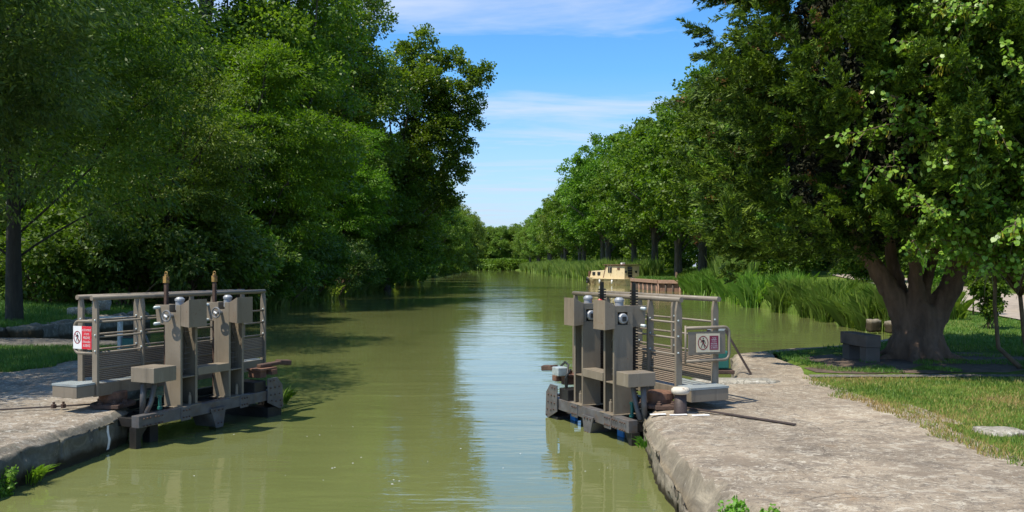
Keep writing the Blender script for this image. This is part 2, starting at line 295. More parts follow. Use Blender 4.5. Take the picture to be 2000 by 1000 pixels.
# ------------------------------------------------------------------ mesh helpers
class MB:
    def __init__(s, fn=None): s.v = []; s.f = []; s.fn = fn; s.marks = []
    def add(s, vs, fs):
        o = len(s.v); s.marks.append((o, len(s.f))); s.v += [tuple(x) for x in vs]; s.f += [tuple(i + o for i in q) for q in fs]; return s
    def box(s, x0, x1, y0, y1, z0, z1):
        return s.add([(x0,y0,z0),(x1,y0,z0),(x1,y1,z0),(x0,y1,z0),(x0,y0,z1),(x1,y0,z1),(x1,y1,z1),(x0,y1,z1)],
                     [(0,3,2,1),(4,5,6,7),(0,1,5,4),(1,2,6,5),(2,3,7,6),(3,0,4,7)])
    def beam(s, p, q, w, h, up=(0, 0, 1)):
        p, q = Vector(p), Vector(q); d = (q - p).normalized(); up = Vector(up)
        if abs(d.dot(up)) > 0.95: up = Vector((1, 0, 0))
        a = d.cross(up).normalized(); b = a.cross(d).normalized()
        vs = [e + a * sa * w / 2 + b * sb * h / 2 for e in (p, q) for sa, sb in ((-1,-1),(1,-1),(1,1),(-1,1))]
        return s.add(vs, [(0,3,2,1),(4,5,6,7),(0,1,5,4),(1,2,6,5),(2,3,7,6),(3,0,4,7)])
    def tube(s, pts, r, n=10):
        pts = [Vector(p) for p in pts]; m = len(pts); rs = r if isinstance(r, (list, tuple)) else [r] * m
        vs = []; prev = None
        for i, p in enumerate(pts):
            t = (pts[min(i + 1, m - 1)] - pts[max(i - 1, 0)]).normalized()
            if prev is None:
                a = t.orthogonal().normalized()
            else:
                a = (prev - t * prev.dot(t)); a = a.normalized() if a.length > 1e-6 else t.orthogonal().normalized()
            prev = a; b = t.cross(a)
            for k in range(n):
                an = 2 * math.pi * k / n; vs.append(p + (a * math.cos(an) + b * math.sin(an)) * rs[i])
        fs = [(i*n+k, i*n+(k+1)%n, (i+1)*n+(k+1)%n, (i+1)*n+k) for i in range(m-1) for k in range(n)]
        fs += [tuple(range(n-1, -1, -1)), tuple((m-1)*n + k for k in range(n))]
        return s.add(vs, fs)
    def prism(s, poly, ext):
        n = len(poly); e = Vector(ext); a = [Vector(p) for p in poly]; vs = a + [p + e for p in a]
        return s.add(vs, [tuple(range(n-1,-1,-1)), tuple(range(n, 2*n))] + [(i, (i+1)%n, n+(i+1)%n, n+i) for i in range(n)])
    def lathe(s, prof, c, axis=(0,0,1), n=16):
        ax = Vector(axis).normalized(); a = ax.orthogonal().normalized(); b = ax.cross(a); c = Vector(c)
        vs = [c + ax*z + (a*math.cos(2*math.pi*k/n) + b*math.sin(2*math.pi*k/n))*r for r, z in prof for k in range(n)]
        m = len(prof); fs = [(i*n+k, i*n+(k+1)%n, (i+1)*n+(k+1)%n, (i+1)*n+k) for i in range(m-1) for k in range(n)]
        fs += [tuple(range(n-1,-1,-1)), tuple((m-1)*n+k for k in range(n))]
        return s.add(vs, fs)
    def torus(s, c, axis, R, r, n=20, m=8):
        ax = Vector(axis).normalized(); a = ax.orthogonal().normalized(); b = ax.cross(a); c = Vector(c); vs = []
        for i in range(n):
            t = 2*math.pi*i/n; d = a*math.cos(t) + b*math.sin(t)
            for k in range(m):
                q = 2*math.pi*k/m; vs.append(c + d*(R + r*math.cos(q)) + ax*r*math.sin(q))
        return s.add(vs, [(i*m+k, ((i+1)%n)*m+k, ((i+1)%n)*m+(k+1)%m, i*m+(k+1)%m) for i in range(n) for k in range(m)])
    def split(s, name, mat, parent=None, bevel=0.0, smooth=False):
        out = []
        for a, b, fa, fb in s.parts():
            q = MB(s.fn); q.v = s.v[a:b]; q.f = [tuple(i - a for i in f) for f in s.f[fa:fb]]; out.append(q.build(name, mat, parent, bevel, smooth))
        return out
    def parts(s):
        m = s.marks + [(len(s.v), len(s.f))]
        return [(m[i][0], m[i + 1][0], m[i][1], m[i + 1][1]) for i in range(len(m) - 1)]
    def build(s, name, mat, parent=None, bevel=0.0, smooth=False, loc=None):
        me = bpy.data.meshes.new(name); vs = [s.fn(*v) for v in s.v] if s.fn else s.v
        me.from_pydata([tuple(v) for v in vs], [], s.f)
        bm = bmesh.new(); bm.from_mesh(me); bmesh.ops.recalc_face_normals(bm, faces=bm.faces); bm.to_mesh(me); bm.free()
        me.materials.append(mat)
        o = bpy.data.objects.new(name, me); COL.objects.link(o)
        if parent: o.parent = parent
        if loc: o.location = loc
        if bevel:
            b = o.modifiers.new('bevel', 'BEVEL'); b.width = bevel; b.segments = 2; b.limit_method = 'ANGLE'; b.angle_limit = math.radians(40)
        if smooth:
            me.polygons.foreach_set('use_smooth', [True] * len(me.polygons))
        return o
def np_mesh(name, V, nper, mat, parent=None, smooth=False):
    """V: (n, nper, 3) polygons, each its own island"""
    n = len(V); me = bpy.data.meshes.new(name)
    me.vertices.add(n * nper); me.vertices.foreach_set('co', np.ascontiguousarray(V, dtype=np.float32).ravel())
    me.loops.add(n * nper); me.loops.foreach_set('vertex_index', np.arange(n * nper, dtype=np.int32))
    me.polygons.add(n); me.polygons.foreach_set('loop_start', np.arange(0, n * nper, nper, dtype=np.int32))
    me.update(calc_edges=True); me.validate()
    me.materials.append(mat)
    o = bpy.data.objects.new(name, me); COL.objects.link(o)
    if parent: o.parent = parent
    return o
def grid_mesh(name, P, mat, parent=None, smooth=True):
    """P: (a, b, 3) grid"""
    a, b = P.shape[:2]; idx = np.arange(a * b).reshape(a, b)
    f = np.stack([idx[:-1, :-1], idx[1:, :-1], idx[1:, 1:], idx[:-1, 1:]], -1).reshape(-1, 4)
    me = bpy.data.meshes.new(name); me.from_pydata(P.reshape(-1, 3).tolist(), [], f.tolist())
    bm = bmesh.new(); bm.from_mesh(me); bmesh.ops.recalc_face_normals(bm, faces=bm.faces)
    up = sum(fc.normal.z * fc.calc_area() for fc in bm.faces)
    if up < 0: bmesh.ops.reverse_faces(bm, faces=bm.faces)
    bm.to_mesh(me); bm.free()
    if smooth: me.polygons.foreach_set('use_smooth', [True] * len(me.polygons))
    me.materials.append(mat)
    o = bpy.data.objects.new(name, me); COL.objects.link(o)
    if parent: o.parent = parent
    return o
def unit(a): return a / (np.linalg.norm(a, axis=-1, keepdims=True) + 1e-9)
def PX(px, Y): return (px - 1000) / 1667.0 * Y

# ------------------------------------------------------------------ ground, water, quays
def lerp(tab, y):
    xs, ys = zip(*tab); return float(np.interp(y, xs, ys))
BANK_L = [(-10, -30), (20.4, -30), (20.5, -11.9), (28, -12.0), (36, -12.6), (50, -12.4), (70, -12.2), (120, -13.8), (200, -14.5), (300, -17), (400, -24), (470, -40)]
BANK_R = [(-10, 4.30), (13.3, 4.35), (17.3, 5.2), (18.9, 7.7), (21, 9.5), (24, 11.0), (27, 12.1), (34, 12.5), (50, 12.9), (66, 14.2), (72, 14.8), (86, 15.9), (101, 15.2), (112, 12.6), (130, 11.6), (200, 9.6), (300, 7), (380, 4.5), (430, 3), (455, -6), (470, -34)]
def zr(o, y):   # height of the right bank o metres in from its edge
    k = min(1, max(0, (y - 34) / 34))
    flat = 0.435 + 0.25 * min(1, max(0, o - 6) / 12) + 0.5 * max(0, min(1, (o - 30) / 60))
    hill = min(1.75, 0.35 + o * 0.22)
    return flat * (1 - k) + hill * k
def zl(o, y):
    return 0.60 + min(1.2, o * 0.06) + 0.8 * min(1, max(0, o - 8) / 20)
def build_ground():
    Ys = list(np.arange(3, 13, 0.5)) + list(np.arange(13, 40, 0.6)) + list(np.arange(40, 130, 2.5)) + list(np.arange(130, 480, 9)) + [500, 560, 700, 1100, 2200]
    offs = [0, 0.12, 0.3, 0.6, 1, 1.6, 2.4, 3.4, 5, 7, 9.5, 12, 15, 18, 23, 30, 45, 80, 160, 500, 1500]
    rows = []
    for y in Ys:
        yy = min(y, 470); l = lerp(BANK_L, yy); r = lerp(BANK_R, yy); row = []
        if y > 470: l = r = -34.5
        if y > 470: r += 0.01
        for o in reversed(offs):
            z = -1.5 if (o == 0 and y <= 470) else (zl(o, y) if o > 0.2 else 0.2)
            jit = 0.05 * mnoise.noise((o * 1.3, y * 0.8, 3.1)) if o > 0.2 else 0
            row.append((l - o + 0.35 * (mnoise.noise((y * 0.35, 1.7, 0)) if y > 22 else 0), y, z + jit))
        row.append(((l + r) / 2, y, -1.5 if y <= 470 else 0.6))
        for o in offs:
            z = -1.5 if (o == 0 and y <= 470) else (zr(o, y) if o > 0.2 else (0.2 if y > 20 else 0.3))
            jit = 0.03 * mnoise.noise((o * 1.3 + 40, y * 0.8, 3.1)) if o > 0.7 else 0
            e = 0.10 * mnoise.noise((y * 1.7, 5.5, 0)) + 0.05 * mnoise.noise((y * 6, 1.5, 0)) if y < 22 else 0.4 * mnoise.noise((y * 0.3, 9.1, 0))
            row.append((r + o + e * (1 if o < 5 else 0.5), y, z + jit))
        rows.append(row)
    tag(grid_mesh('ground', np.array(rows), M['ground']), 'grassy canal banks rising gently to both sides', 'ground', kind='structure')
build_ground()
def build_water():
    P = np.array([[(x, y, 0.0) for x in (-200, -60, -20, 0, 20, 60, 200)] for y in (-60, -10, 0, 10, 30, 80, 200, 480)])
    tag(grid_mesh('water', P, M['water']), 'murky olive green canal water with a bright sky reflection', 'water', kind='structure')
build_water()

def quay(name, mat, edge, inner, Ys, joints, side, top, label):
    """stone quay: for every Y a cross-section from under water up the wall, round the worn lip and inland"""
    rows = []
    ws = [-1.2, -0.4, -0.15, -0.06, 0.0, 0.05, 0.10, 0.15, 0.2, 0.25, 0.29, 0.33]
    ins = [0.0, 0.02, 0.05, 0.09, 0.14, 0.2, 0.27, 0.35, 0.45, 0.55, 0.67, 0.8, 0.95, 1.1, 1.3, 1.5, 1.75, 2.0, 2.3, 2.7]
    for y in Ys:
        ex = edge(y); row = []
        xin = inner(y); full = ins + list(np.linspace(3.1, max(3.3, abs(xin - ex)), 14)) if abs(xin - ex) > 3.4 else list(np.array(ins) / 2.7 * abs(xin - ex)) 
        if len(full) < len(ins) + 14: full = full + [full[-1] + 0.001 * (k + 1) for k in range(14)]
        jd = min([abs(y - j) for j in joints] + [9])
        groove = 0.030 * max(0, 1 - jd / 0.025)
        wear = max(0.0, min(1.0, (9.3 - y) / 2.4)) if side > 0 else 0.0
        for z in ws:
            z = z * (1 - 0.30 * wear * (z > 0))
            n = 0.050 * mnoise.fractal((ex * 0.3, y * 1.3, z * 2.2 + 7), 0.9, 2.1, 4) + 0.028 * mnoise.noise((y * 7, z * 9, 2.0))
            course = 0.025 * max(0, 1 - abs(z - 0.04 - 0.012 * math.sin(y * 3)) / 0.03)
            rec = 0.0 if z > 0.0 else 0.02
            row.append((ex + side * (0.02 + n + groove + course + rec), y, z))
        wear = max(0.0, min(1.0, (9.3 - y) / 2.4)) if side > 0 else 0.0
        brk = float(np.interp(y, [5.4, 6.2, 6.9, 7.5, 9.2], [0.62, 0.46, 0.26, 0.12, 0.09])) if side > 0 else 0.09
        brk *= 1 + 0.5 * mnoise.noise((y * 3.1, 2.2, 8.0))
        for i in full:
            lip = 0.07 * math.exp(-(i / 0.10)) * (0.8 + 0.9 * mnoise.noise((y * 1.1, 4.4, side))) + (0.05 + 0.27 * wear) * max(0.0, 1 - (i / brk) ** 1.4)
            n = (0.012 + 0.050 * wear * math.exp(-i / 0.5)) * mnoise.fractal((i * 1.1, y * 1.1, 3 + side), 0.9, 2.1, 5) + (0.004 + 0.016 * math.exp(-i / 0.35)) * mnoise.noise((i * 8, y * 8, 1.0))
            g2 = groove * (1.0 if i < 1.2 else 0.0)
            row.append((ex + side * (0.02 + i) + side * 0.03 * mnoise.noise((y * 2.3, i * 4, 9)) * math.exp(-i), y, top(y, i) - lip + n - g2))
        rows.append(row)
    o = grid_mesh(name, np.array(rows), mat)
    return tag(o, label, 'quay', kind='structure')
def edge_r(y):
    return float(np.interp(y, [2, 6.0, 7.4, 8.6, 9.6, 9.95, 10.25, 10.75, 11.5, 13.5, 17.0, 18.9, 21.0], [1.30, 1.30, 1.38, 1.42, 1.47, 1.52, 1.58, 1.75, 2.4, 3.5, 4.35, 7.4, 9.4]))
def edge_l(y):
    return float(np.interp(y, [2, 8, 10.1, 10.35, 10.75, 12, 15, 17.5, 19.5, 20.6, 20.62], [-4.86, -4.80, -4.64, -4.66, -4.78, -5.6, -6.3, -7.0, -8.6, -11.85, -11.9]))
Yr = sorted(set([round(y, 3) for y in list(np.arange(3, 5.5, 0.2)) + list(np.arange(5.5, 11.2, 0.045)) + list(np.arange(11.2, 21, 0.15))] + [8.55 + k * 0.01 for k in range(-3, 4)] + [9.35 + k * 0.01 for k in range(-3, 4)]))
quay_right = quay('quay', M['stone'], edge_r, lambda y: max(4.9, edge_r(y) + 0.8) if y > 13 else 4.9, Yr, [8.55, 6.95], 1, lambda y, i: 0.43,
     'pale worn limestone lockside with lichen spots and rounded edge')
Yl = sorted(set([round(y, 3) for y in list(np.arange(3, 7, 0.2)) + list(np.arange(7, 11, 0.045)) + list(np.arange(11, 20.65, 0.15))] + [8.95 + k * 0.01 for k in range(-3, 4)] + [8.33 + k * 0.01 for k in range(-3, 4)]))
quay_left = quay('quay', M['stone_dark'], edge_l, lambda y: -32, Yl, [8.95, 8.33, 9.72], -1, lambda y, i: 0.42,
     'dark mossy stone lockside with jointed blocks')
def sheet(name, poly, z, mat, label, cat, sub=1.0, zf=None):
    """flat ground sheet cut to a polygon"""
    bm = bmesh.new(); vs = [bm.verts.new((x, y, 0)) for x, y in poly]; f = bm.faces.new(vs)
    xs = [p[0] for p in poly]; ys = [p[1] for p in poly]
    for x in np.arange(min(xs) + sub, max(xs), sub): bmesh.ops.bisect_plane(bm, geom=bm.verts[:] + bm.edges[:] + bm.faces[:], plane_co=(x, 0, 0), plane_no=(1, 0, 0))
    for y in np.arange(min(ys) + sub, max(ys), sub): bmesh.ops.bisect_plane(bm, geom=bm.verts[:] + bm.edges[:] + bm.faces[:], plane_co=(0, y, 0), plane_no=(0, 1, 0))
    for v in bm.verts: v.co.z = (zf(v.co.x, v.co.y) if zf else 0) + z
    bmesh.ops.recalc_face_normals(bm, faces=bm.faces)
    if sum(fc.normal.z for fc in bm.faces) < 0: bmesh.ops.reverse_faces(bm, faces=bm.faces)
    me = bpy.data.meshes.new(name); bm.to_mesh(me); bm.free(); me.materials.append(mat)
    o = bpy.data.objects.new(name, me); COL.objects.link(o)
    return tag(o, label, cat, kind='structure')
def wob(pts, n, amp, seed):
    out = []
    for i in range(len(pts)):
        a = np.array(pts[i]); b = np.array(pts[(i + 1) % len(pts)])
        for k in range(n):
            t = k / n; p = a + (b - a) * t
            out.append((p[0] + amp * mnoise.noise((p[0] * 1.3, p[1] * 1.3, seed)), p[1] + amp * mnoise.noise((p[0] * 1.3, p[1] * 1.3, seed + 7))))
    return out
def zg_r(x, y): return zr(max(0.5, x - lerp(BANK_R, y)), y)
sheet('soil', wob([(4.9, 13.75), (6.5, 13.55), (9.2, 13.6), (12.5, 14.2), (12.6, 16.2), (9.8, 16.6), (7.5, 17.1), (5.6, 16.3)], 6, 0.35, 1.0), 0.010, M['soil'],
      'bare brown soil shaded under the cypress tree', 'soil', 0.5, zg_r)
sheet('paving', wob([(4.6, 13.15), (9.0, 13.2), (9.05, 13.50), (4.7, 13.42)], 6, 0.06, 3.0), 0.012, M['paving'], 'narrow strip of flat kerb stones between lawn and soil', 'paving', 0.5, zg_r)
sheet('path', [(15.2, 24), (24.5, 24), (23.2, 34), (24.6, 46), (26.5, 62), (22.9, 62), (20.6, 46), (18.2, 36)], 0.055, M['gravel'], 'pale gravel towpath behind the cypress', 'path', 0.6, zg_r)
sheet('paving', wob([(-24, 18.0), (-7.6, 18.1), (-8.9, 19.4), (-11.4, 20.2), (-24, 20.4)], 8, 0.15, 5.0), 0.455, M['paving'], 'dark paved strip below the low stone kerb', 'paving')

# ------------------------------------------------------------------ lock gates
def mesh_panel_mat():
    m, nt, p = new_mat('expanded_metal'); N = nt.nodes.new; L = nt.links.new
    w = N('ShaderNodeTexWave'); w.bands_direction = 'Z'; w.inputs['Scale'].default_value = 14; w.inputs['Distortion'].default_value = 1.5; w.inputs['Detail'].default_value = 2; w.inputs['Detail Scale'].default_value = 9
    tc = N('ShaderNodeTexCoord'); L(tc.outputs['Object'], w.inputs['Vector'])
    c = ramp(nt, w.outputs['Fac'], [(0.25, (0.10, 0.078, 0.056)), (0.7, (0.30, 0.23, 0.165))])
    L(c, p.inputs['Base Color']); p.inputs['Roughness'].default_value = 0.6; bump(nt, p, w.outputs['Fac'], 0.6, 0.01)
    return m
M['mesh'] = mesh_panel_mat()
def grating_mat():
    m, nt, p = new_mat('galvanised_grating'); N = nt.nodes.new; L = nt.links.new
    ck = N('ShaderNodeTexBrick'); ck.inputs['Scale'].default_value = 22; ck.offset = 0; ck.inputs['Mortar Size'].default_value = 0.02
    ck.inputs['Color1'].default_value = (0.14, 0.15, 0.15, 1); ck.inputs['Color2'].default_value = (0.18, 0.19, 0.185, 1); ck.inputs['Mortar'].default_value = (0.55, 0.60, 0.585, 1)
    ck.inputs['Brick Width'].default_value = 0.6; ck.inputs['Row Height'].default_value = 0.22
    tc = N('ShaderNodeTexCoord'); L(tc.outputs['Object'], ck.inputs['Vector'])
    c = mixc(nt, noise(nt, 6, 3), ck.outputs['Color'], (0.40, 0.45, 0.44)); L(c, p.inputs['Base Color']); p.inputs['Roughness'].default_value = 0.5; p.inputs['Metallic'].default_value = 0.2
    bump(nt, p, ck.outputs['Fac'], 0.5, 0.01)
    return m
M['grating'] = grating_mat()

M['wheel_grey'] = simple('wheel_grey', (0.20, 0.20, 0.195), 0.45, 0.2, 0.2, 10)
def text_mesh(lines, w, h, name, mat, parent, place):
    """lines of lettering filling a w x h panel; place(a, b) -> local point"""
    V = []; Fc = []; n = len(lines); lh = h / n
    for i, (t, frac) in enumerate(lines):
        cu = bpy.data.curves.new('lettering', 'FONT'); cu.body = t; cu.resolution_u = 2
        ob = bpy.data.objects.new('lettering', cu); COL.objects.link(ob)
        bpy.context.view_layer.update()
        me = bpy.data.meshes.new_from_object(ob.evaluated_get(bpy.context.evaluated_depsgraph_get()))
        xs = np.array([v.co[:] for v in me.vertices]); fs = [tuple(p.vertices) for p in me.polygons]
        bpy.data.objects.remove(ob); bpy.data.curves.remove(cu); bpy.data.meshes.remove(me)
        mn, mx = xs.min(0), xs.max(0); tw = w * frac; th = lh * 0.66
        cy = h / 2 - lh * (i + 0.5); o = len(V)
        for x in xs:
            V.append(place((x[0] - (mn[0] + mx[0]) / 2) / (mx[0] - mn[0]) * tw, cy + (x[1] - (mn[1] + mx[1]) / 2) / (mx[1] - mn[1]) * th))
        Fc += [tuple(k + o for k in f) for f in fs]
    me = bpy.data.meshes.new(name); me.from_pydata([tuple(v) for v in V], [], Fc); me.materials.append(mat)
    o = bpy.data.objects.new(name, me); COL.objects.link(o); o.parent = parent
    return o
def disc_poly(cx, cy, rx, ry, n=24): return [(cx + rx * math.cos(2*math.pi*k/n), cy + ry * math.sin(2*math.pi*k/n)) for k in range(n)]
def bar2(p, q, w0, w1=None):
    w1 = w1 or w0; p, q = np.array(p), np.array(q); d = (q - p) / np.linalg.norm(q - p); nn = np.array([-d[1], d[0]])
    return [tuple(p - nn*w0/2), tuple(q - nn*w1/2), tuple(q + nn*w1/2), tuple(p + nn*w0/2)]

def make_gate(label, P0, ang, s, dz, cfg):
    root = empty('lock_gate', (P0[0], P0[1], 0), ang)
    tag(root, label, 'lock gate', 'lock gate leaves standing open')
    fn = lambda u, v, z: (u, s * v, z + dz)
    Ln = cfg['beam']; RL = cfg['rail']; Wd = cfg['wd']; Ws = cfg['ws']
    mb = lambda: MB(fn)
    # --- dark steel frame at the water
    b = mb(); b.box(0.07, Ln, 0.50, 0.62, 0.245, 0.385)
    for u in cfg['splice']: b.box(u, u + 0.16, 0.62, 0.632, 0.222, 0.392)
    lb = b.build('beam', M['dark_steel'], root, 0.004)
    b = mb()
    for u in cfg['splice'] + [0.10, 0.28]:
        for du in (0.03, 0.08, 0.13):
            for z in (0.265, 0.35): b.lathe([(0.011, 0), (0.011, 0.012), (0.006, 0.016)], (u + du, 0.632, z), (0, 1, 0), 6)
    b.split('bolt', M['dark_rust'], lb)
    b = mb(); b.box(-0.05, RL - 0.05, -Wd + 0.02, -Wd + 0.12, 0.24, 0.40); b.box(0.0, Ln, -0.02, 0.06, 0.24, 0.36)
    for u in np.arange(0.08, Ln, 0.42): b.box(u, u + 0.07, -0.42, 0.52, 0.25, 0.345)
    b.box(0.15, Ln - 0.3, 0.06, 0.50, 0.30, 0.318); b.build('cross_frame', M['black_steel'], root)
    b = mb()
    for u in cfg['legs']: b.box(u, u + 0.13, 0.30, 0.42, -0.9, 0.30)
    b.split('leaf_post', M['black_steel'], root); b = mb()
    b.box(0.06, 0.13, 0.48, 0.585, -1.0, 0.245)
    b.prism([(0.13, 0.52, 0.245), (0.24, 0.52, 0.245), (0.13, 0.52, 0.12)], (0, 0.06, 0)); b.build('heel_post', M['black_steel'], root)
    for u in cfg['fender']:
        b = mb(); b.prism([(u, 0.634, 0.30), (u + 0.28, 0.634, 0.30), (u + 0.225, 0.634, 0.04), (u + 0.10, 0.634, 0.04)], (0, 0.02, 0))
        b.prism([(u + 0.02, 0.634, 0.235), (u + 0.26, 0.634, 0.235), (u + 0.21, 0.634, 0.05), (u + 0.11, 0.634, 0.05)], (0, -0.34, 0))
        f = b.build('hanging_plate', M['dark_steel'], root, 0.003)
        b = mb()
        for du in (0.07, 0.14, 0.21): b.lathe([(0.012, 0), (0.012, 0.012), (0.006, 0.016)], (u + du, 0.654, 0.27), (0, 1, 0), 6)
        for du in (0.13, 0.19): b.lathe([(0.012, 0), (0.012, 0.012), (0.006, 0.016)], (u + du, 0.654, 0.10), (0, 1, 0), 6)
        b.split('bolt', M['dark_rust'], f)
    # --- tip of the leaf: trapezoid plate, shoe and the rusty latch arm
    e = Ln - 0.33
    b = mb(); b.prism([(e, 0.634, 0.22), (e, 0.634, 0.56), (e + 0.20, 0.634, 0.56), (e + 0.32, 0.634, 0.44), (e + 0.34, 0.634, 0.12), (e + 0.26, 0.634, 0.10)], (0, 0.016, 0))
    tp = b.build('end_plate', M['dark_steel'], root, 0.003)
    b = mb()
    for u_, z_ in ((.05,.52),(.13,.52),(.06,.42),(.15,.42),(.24,.42),(.06,.32),(.15,.32),(.25,.32),(.08,.24),(.17,.22),(.27,.22),(.29,.14)):
        b.lathe([(0.011, 0), (0.011, 0.012), (0.005, 0.016)], (e + u_, 0.65, z_), (0, 1, 0), 6)
    b.split('bolt', M['dark_rust'], tp)
    b = mb(); b.box(e - 0.22, e + 0.02, 0.10, 0.60, 0.36, 0.53); b.box(e + 0.04, e + 0.30, -0.30, 0.62, -0.3, 0.14); b.box(e + 0.26, e + 0.36, 0.25, 0.60, -0.5, 0.40)
    b.split('end_block', M['black_steel'], root, 0.006)
    b = mb(); b.box(e + 0.0, e + 0.13, 0.30, 0.52, 0.56, 0.66); b.box(e - 0.02, e + 0.34, 0.28, 0.54, 0.66, 0.69); b.box(e + 0.20, e + 0.32, 0.30, 0.56, 0.585, 0.66)
    la = b.build('latch', M['rust'], root, 0.006)
    b = mb(); b.beam((e + 0.10, 0.40, 0.715), (e + 0.62, 0.52, 0.74), 0.10, 0.05); b.beam((e + 0.45, 0.46, 0.74), (e + 0.63, 0.52, 0.72), 0.15, 0.07)
    b.build('latch_arm', M['dark_rust'], la, 0.012)
    if cfg['motorised']:
        b = mb(); b.box(e - 0.06, e + 0.12, 0.50, 0.66, 0.69, 0.80); b.build('sensor_box', M['galv'], root, 0.01)
        b = mb(); b.tube([(e - 0.1, 0.55, 0.55), (e - 0.13, 0.56, 0.72), (e - 0.08, 0.52, 0.84), (e + 0.05, 0.5, 0.86), (e + 0.13, 0.52, 0.80)], 0.014, 6)
        b.tube([(e - 0.16, 0.60, 0.54), (e - 0.19, 0.62, 0.68), (e - 0.23, 0.56, 0.80)], 0.012, 6); b.split('cable', M['black'], root)
        b = mb(); b.box(0.52, 0.66, 0.38, 0.42, 0.02, 0.20); b.box(1.70, 1.84, 0.40, 0.44, 0.04, 0.20); b.split('blue_sheeting', M['blue_cloth'], root)
    # --- footway
    b = mb(); b.box(-0.02, RL, -Wd + 0.02, -0.02, 0.715, 0.745); b.build('footway', M['grating'], root)
    b = mb(); b.box(-0.02, RL, -0.022, 0.012, 0.59, 0.74); b.box(-0.02, RL, -Wd - 0.012, -Wd + 0.02, 0.59, 0.74); b.split('side_beam', M['paint'], root, 0.003)
    b = mb(); b.box(-0.28, -0.03, -Ws, 0.02, 0.605, 0.738); st = b.build('step', M['paint'], root, 0.004)
    b = mb(); b.box(-0.285, -0.025, -Ws - 0.005, 0.025, 0.741, 0.765); b.build('step_grating', M['grating'], st)
    # --- rails
    for v, posts, u0 in ((0.0, cfg['posts_near'], 0.0), (-Wd, cfg['posts_far'], cfg['far0'])):
        z = cfg['railz']
        top = mb(); top.tube([(u0 - 0.06, v, z), (RL, v, z)], 0.030, 14); rl = top.build('handrail', M['paint'], root, smooth=False)
        rl.data.polygons.foreach_set('use_smooth', [len(p.vertices) == 4 for p in rl.data.polygons])
        for u in posts:
            p = mb(); p.prism([(u - 0.018, v - 0.042, 0.60), (u - 0.018, v + 0.042, 0.60), (u - 0.018, v + 0.042, z - 0.13), (u - 0.018, v + 0.022, z - 0.02), (u - 0.018, v - 0.022, z - 0.02), (u - 0.018, v - 0.042, z - 0.13)], (0.036, 0, 0))
            po = p.build('rail_post', M['paint'], root, 0.004)
            p = mb()
            for zz in (1.48, 1.30, 1.11): p.lathe([(0.012, 0), (0.012, 0.01), (0.006, 0.015)], (u - 0.018, v + 0.015, zz + 0.025), (-1, 0, 0), 6)
            p.split('bolt', M['galv'], po)
        for zz in (1.48, 1.30, 1.11):
            p = mb(); p.tube([(posts[0], v, zz), (posts[-1], v, zz)], 0.0125, 8); p.build('rail_bar', M['paint'], root, smooth=True)
        p = mb(); p.box(posts[0] + 0.02, posts[-1] - 0.02, v - 0.004, v + 0.004, 0.775, 1.085); mp = p.build('mesh_panel', M['mesh'], root)
        p = mb(); p.box(posts[0] + 0.02, posts[-1] - 0.02, v - 0.012, v + 0.012, 0.915, 0.93); p.build('mesh_rib', M['paint'], mp)
    # --- paddle gear columns
    for ci, (u0, u1) in enumerate(cfg['cols']):
        va, vb, zb, zt = 0.33, 0.585, 0.395, 1.665
        if cfg['motorised']:
            b = mb(); ha, hb, hz0, hz1 = 0.40, 0.535, 1.44, 1.59
            b.box(u0, u0 + 0.015, va, vb, zb, hz0); b.box(u0, u0 + 0.015, va, vb, hz1, zt); b.box(u0, u0 + 0.015, va, ha, hz0, hz1); b.box(u0, u0 + 0.015, hb, vb, hz0, hz1)
        else:
            b = mb(); b.prism([(u0, va - 0.02, zb), (u0, vb, zb), (u0, vb, zt), (u0, 0.51, zt), (u0, 0.51, 1.57), (u0, 0.40, 1.57), (u0, 0.40, zt), (u0, va - 0.01, zt), (u0, va, 1.0)], (0.015, 0, 0))
        b.box(u1 - 0.015, u1, va, vb, zb, zt); b.box(u0 + 0.015, u1 - 0.015, va + 0.01, va + 0.025, zb, zt)
        b.box(u0 + 0.015, u0 + 0.035, vb - 0.012, vb - 0.001, zb, zt); b.box(u1 - 0.035, u1 - 0.015, vb - 0.012, vb - 0.001, zb, zt)
        b.box(u0 + 0.015, u1 - 0.015, va + 0.025, vb - 0.014, 0.745, 0.76); b.box(u0 - 0.03, u1 + 0.03, va - 0.03, vb + 0.04, zb - 0.012, zb)
        if cfg['motorised']: b.box(u0 + 0.015, u1 - 0.015, va + 0.03, vb - 0.015, 1.62, 1.64)
        col = b.build('gear_column', M['paint'], root, 0.003)
        # cabinet with its sloping lid on the water side
        b = mb(); c0, c1 = u0 + cfg['cab'][0], u1 + cfg['cab'][1]
        b.prism([(c0, vb + 0.003, 1.40), (c0, 0.725, 1.385), (c0, 0.725, 1.735), (c0, vb + 0.003, 1.665)], (c1 - c0, 0, 0)); b.build('cabinet', M['paint_worn'], col, 0.003)
        uc = (u0 + u1) / 2
        b = mb(); b.lathe([(0.052, 0), (0.052, 0.11), (0.060, 0.112), (0.060, 0.135), (0.035, 0.16), (0.0, 0.162)], (uc - 0.03, 0.46, 1.60), (0, 0, 1), 18); b.build('motor', M['silver'], col, smooth=False)
        if cfg['motorised']:
            b = mb(); b.lathe([(0.062, 0), (0.062, 0.13), (0.052, 0.145), (0.0, 0.147)], (u0 + 0.12, 0.466, 1.515), (-1, 0, 0), 18); mo = b.build('motor', M['silver'], col)
            b = mb(); b.box(u0 - 0.040, u0 - 0.026, 0.440, 0.490, 1.485, 1.54); b.build('motor_plate', M['black'], col)
            b = mb(); b.box(u0 + 0.013, u0 + 0.10, 0.402, 0.533, 1.442, 1.455); b.build('recess', M['black'], col)
        else:
            wc = (u0 - 0.10, 0.455, 1.53)
            b = mb(); b.torus(wc, (1, 0, 0), 0.066, 0.011, 22, 8)
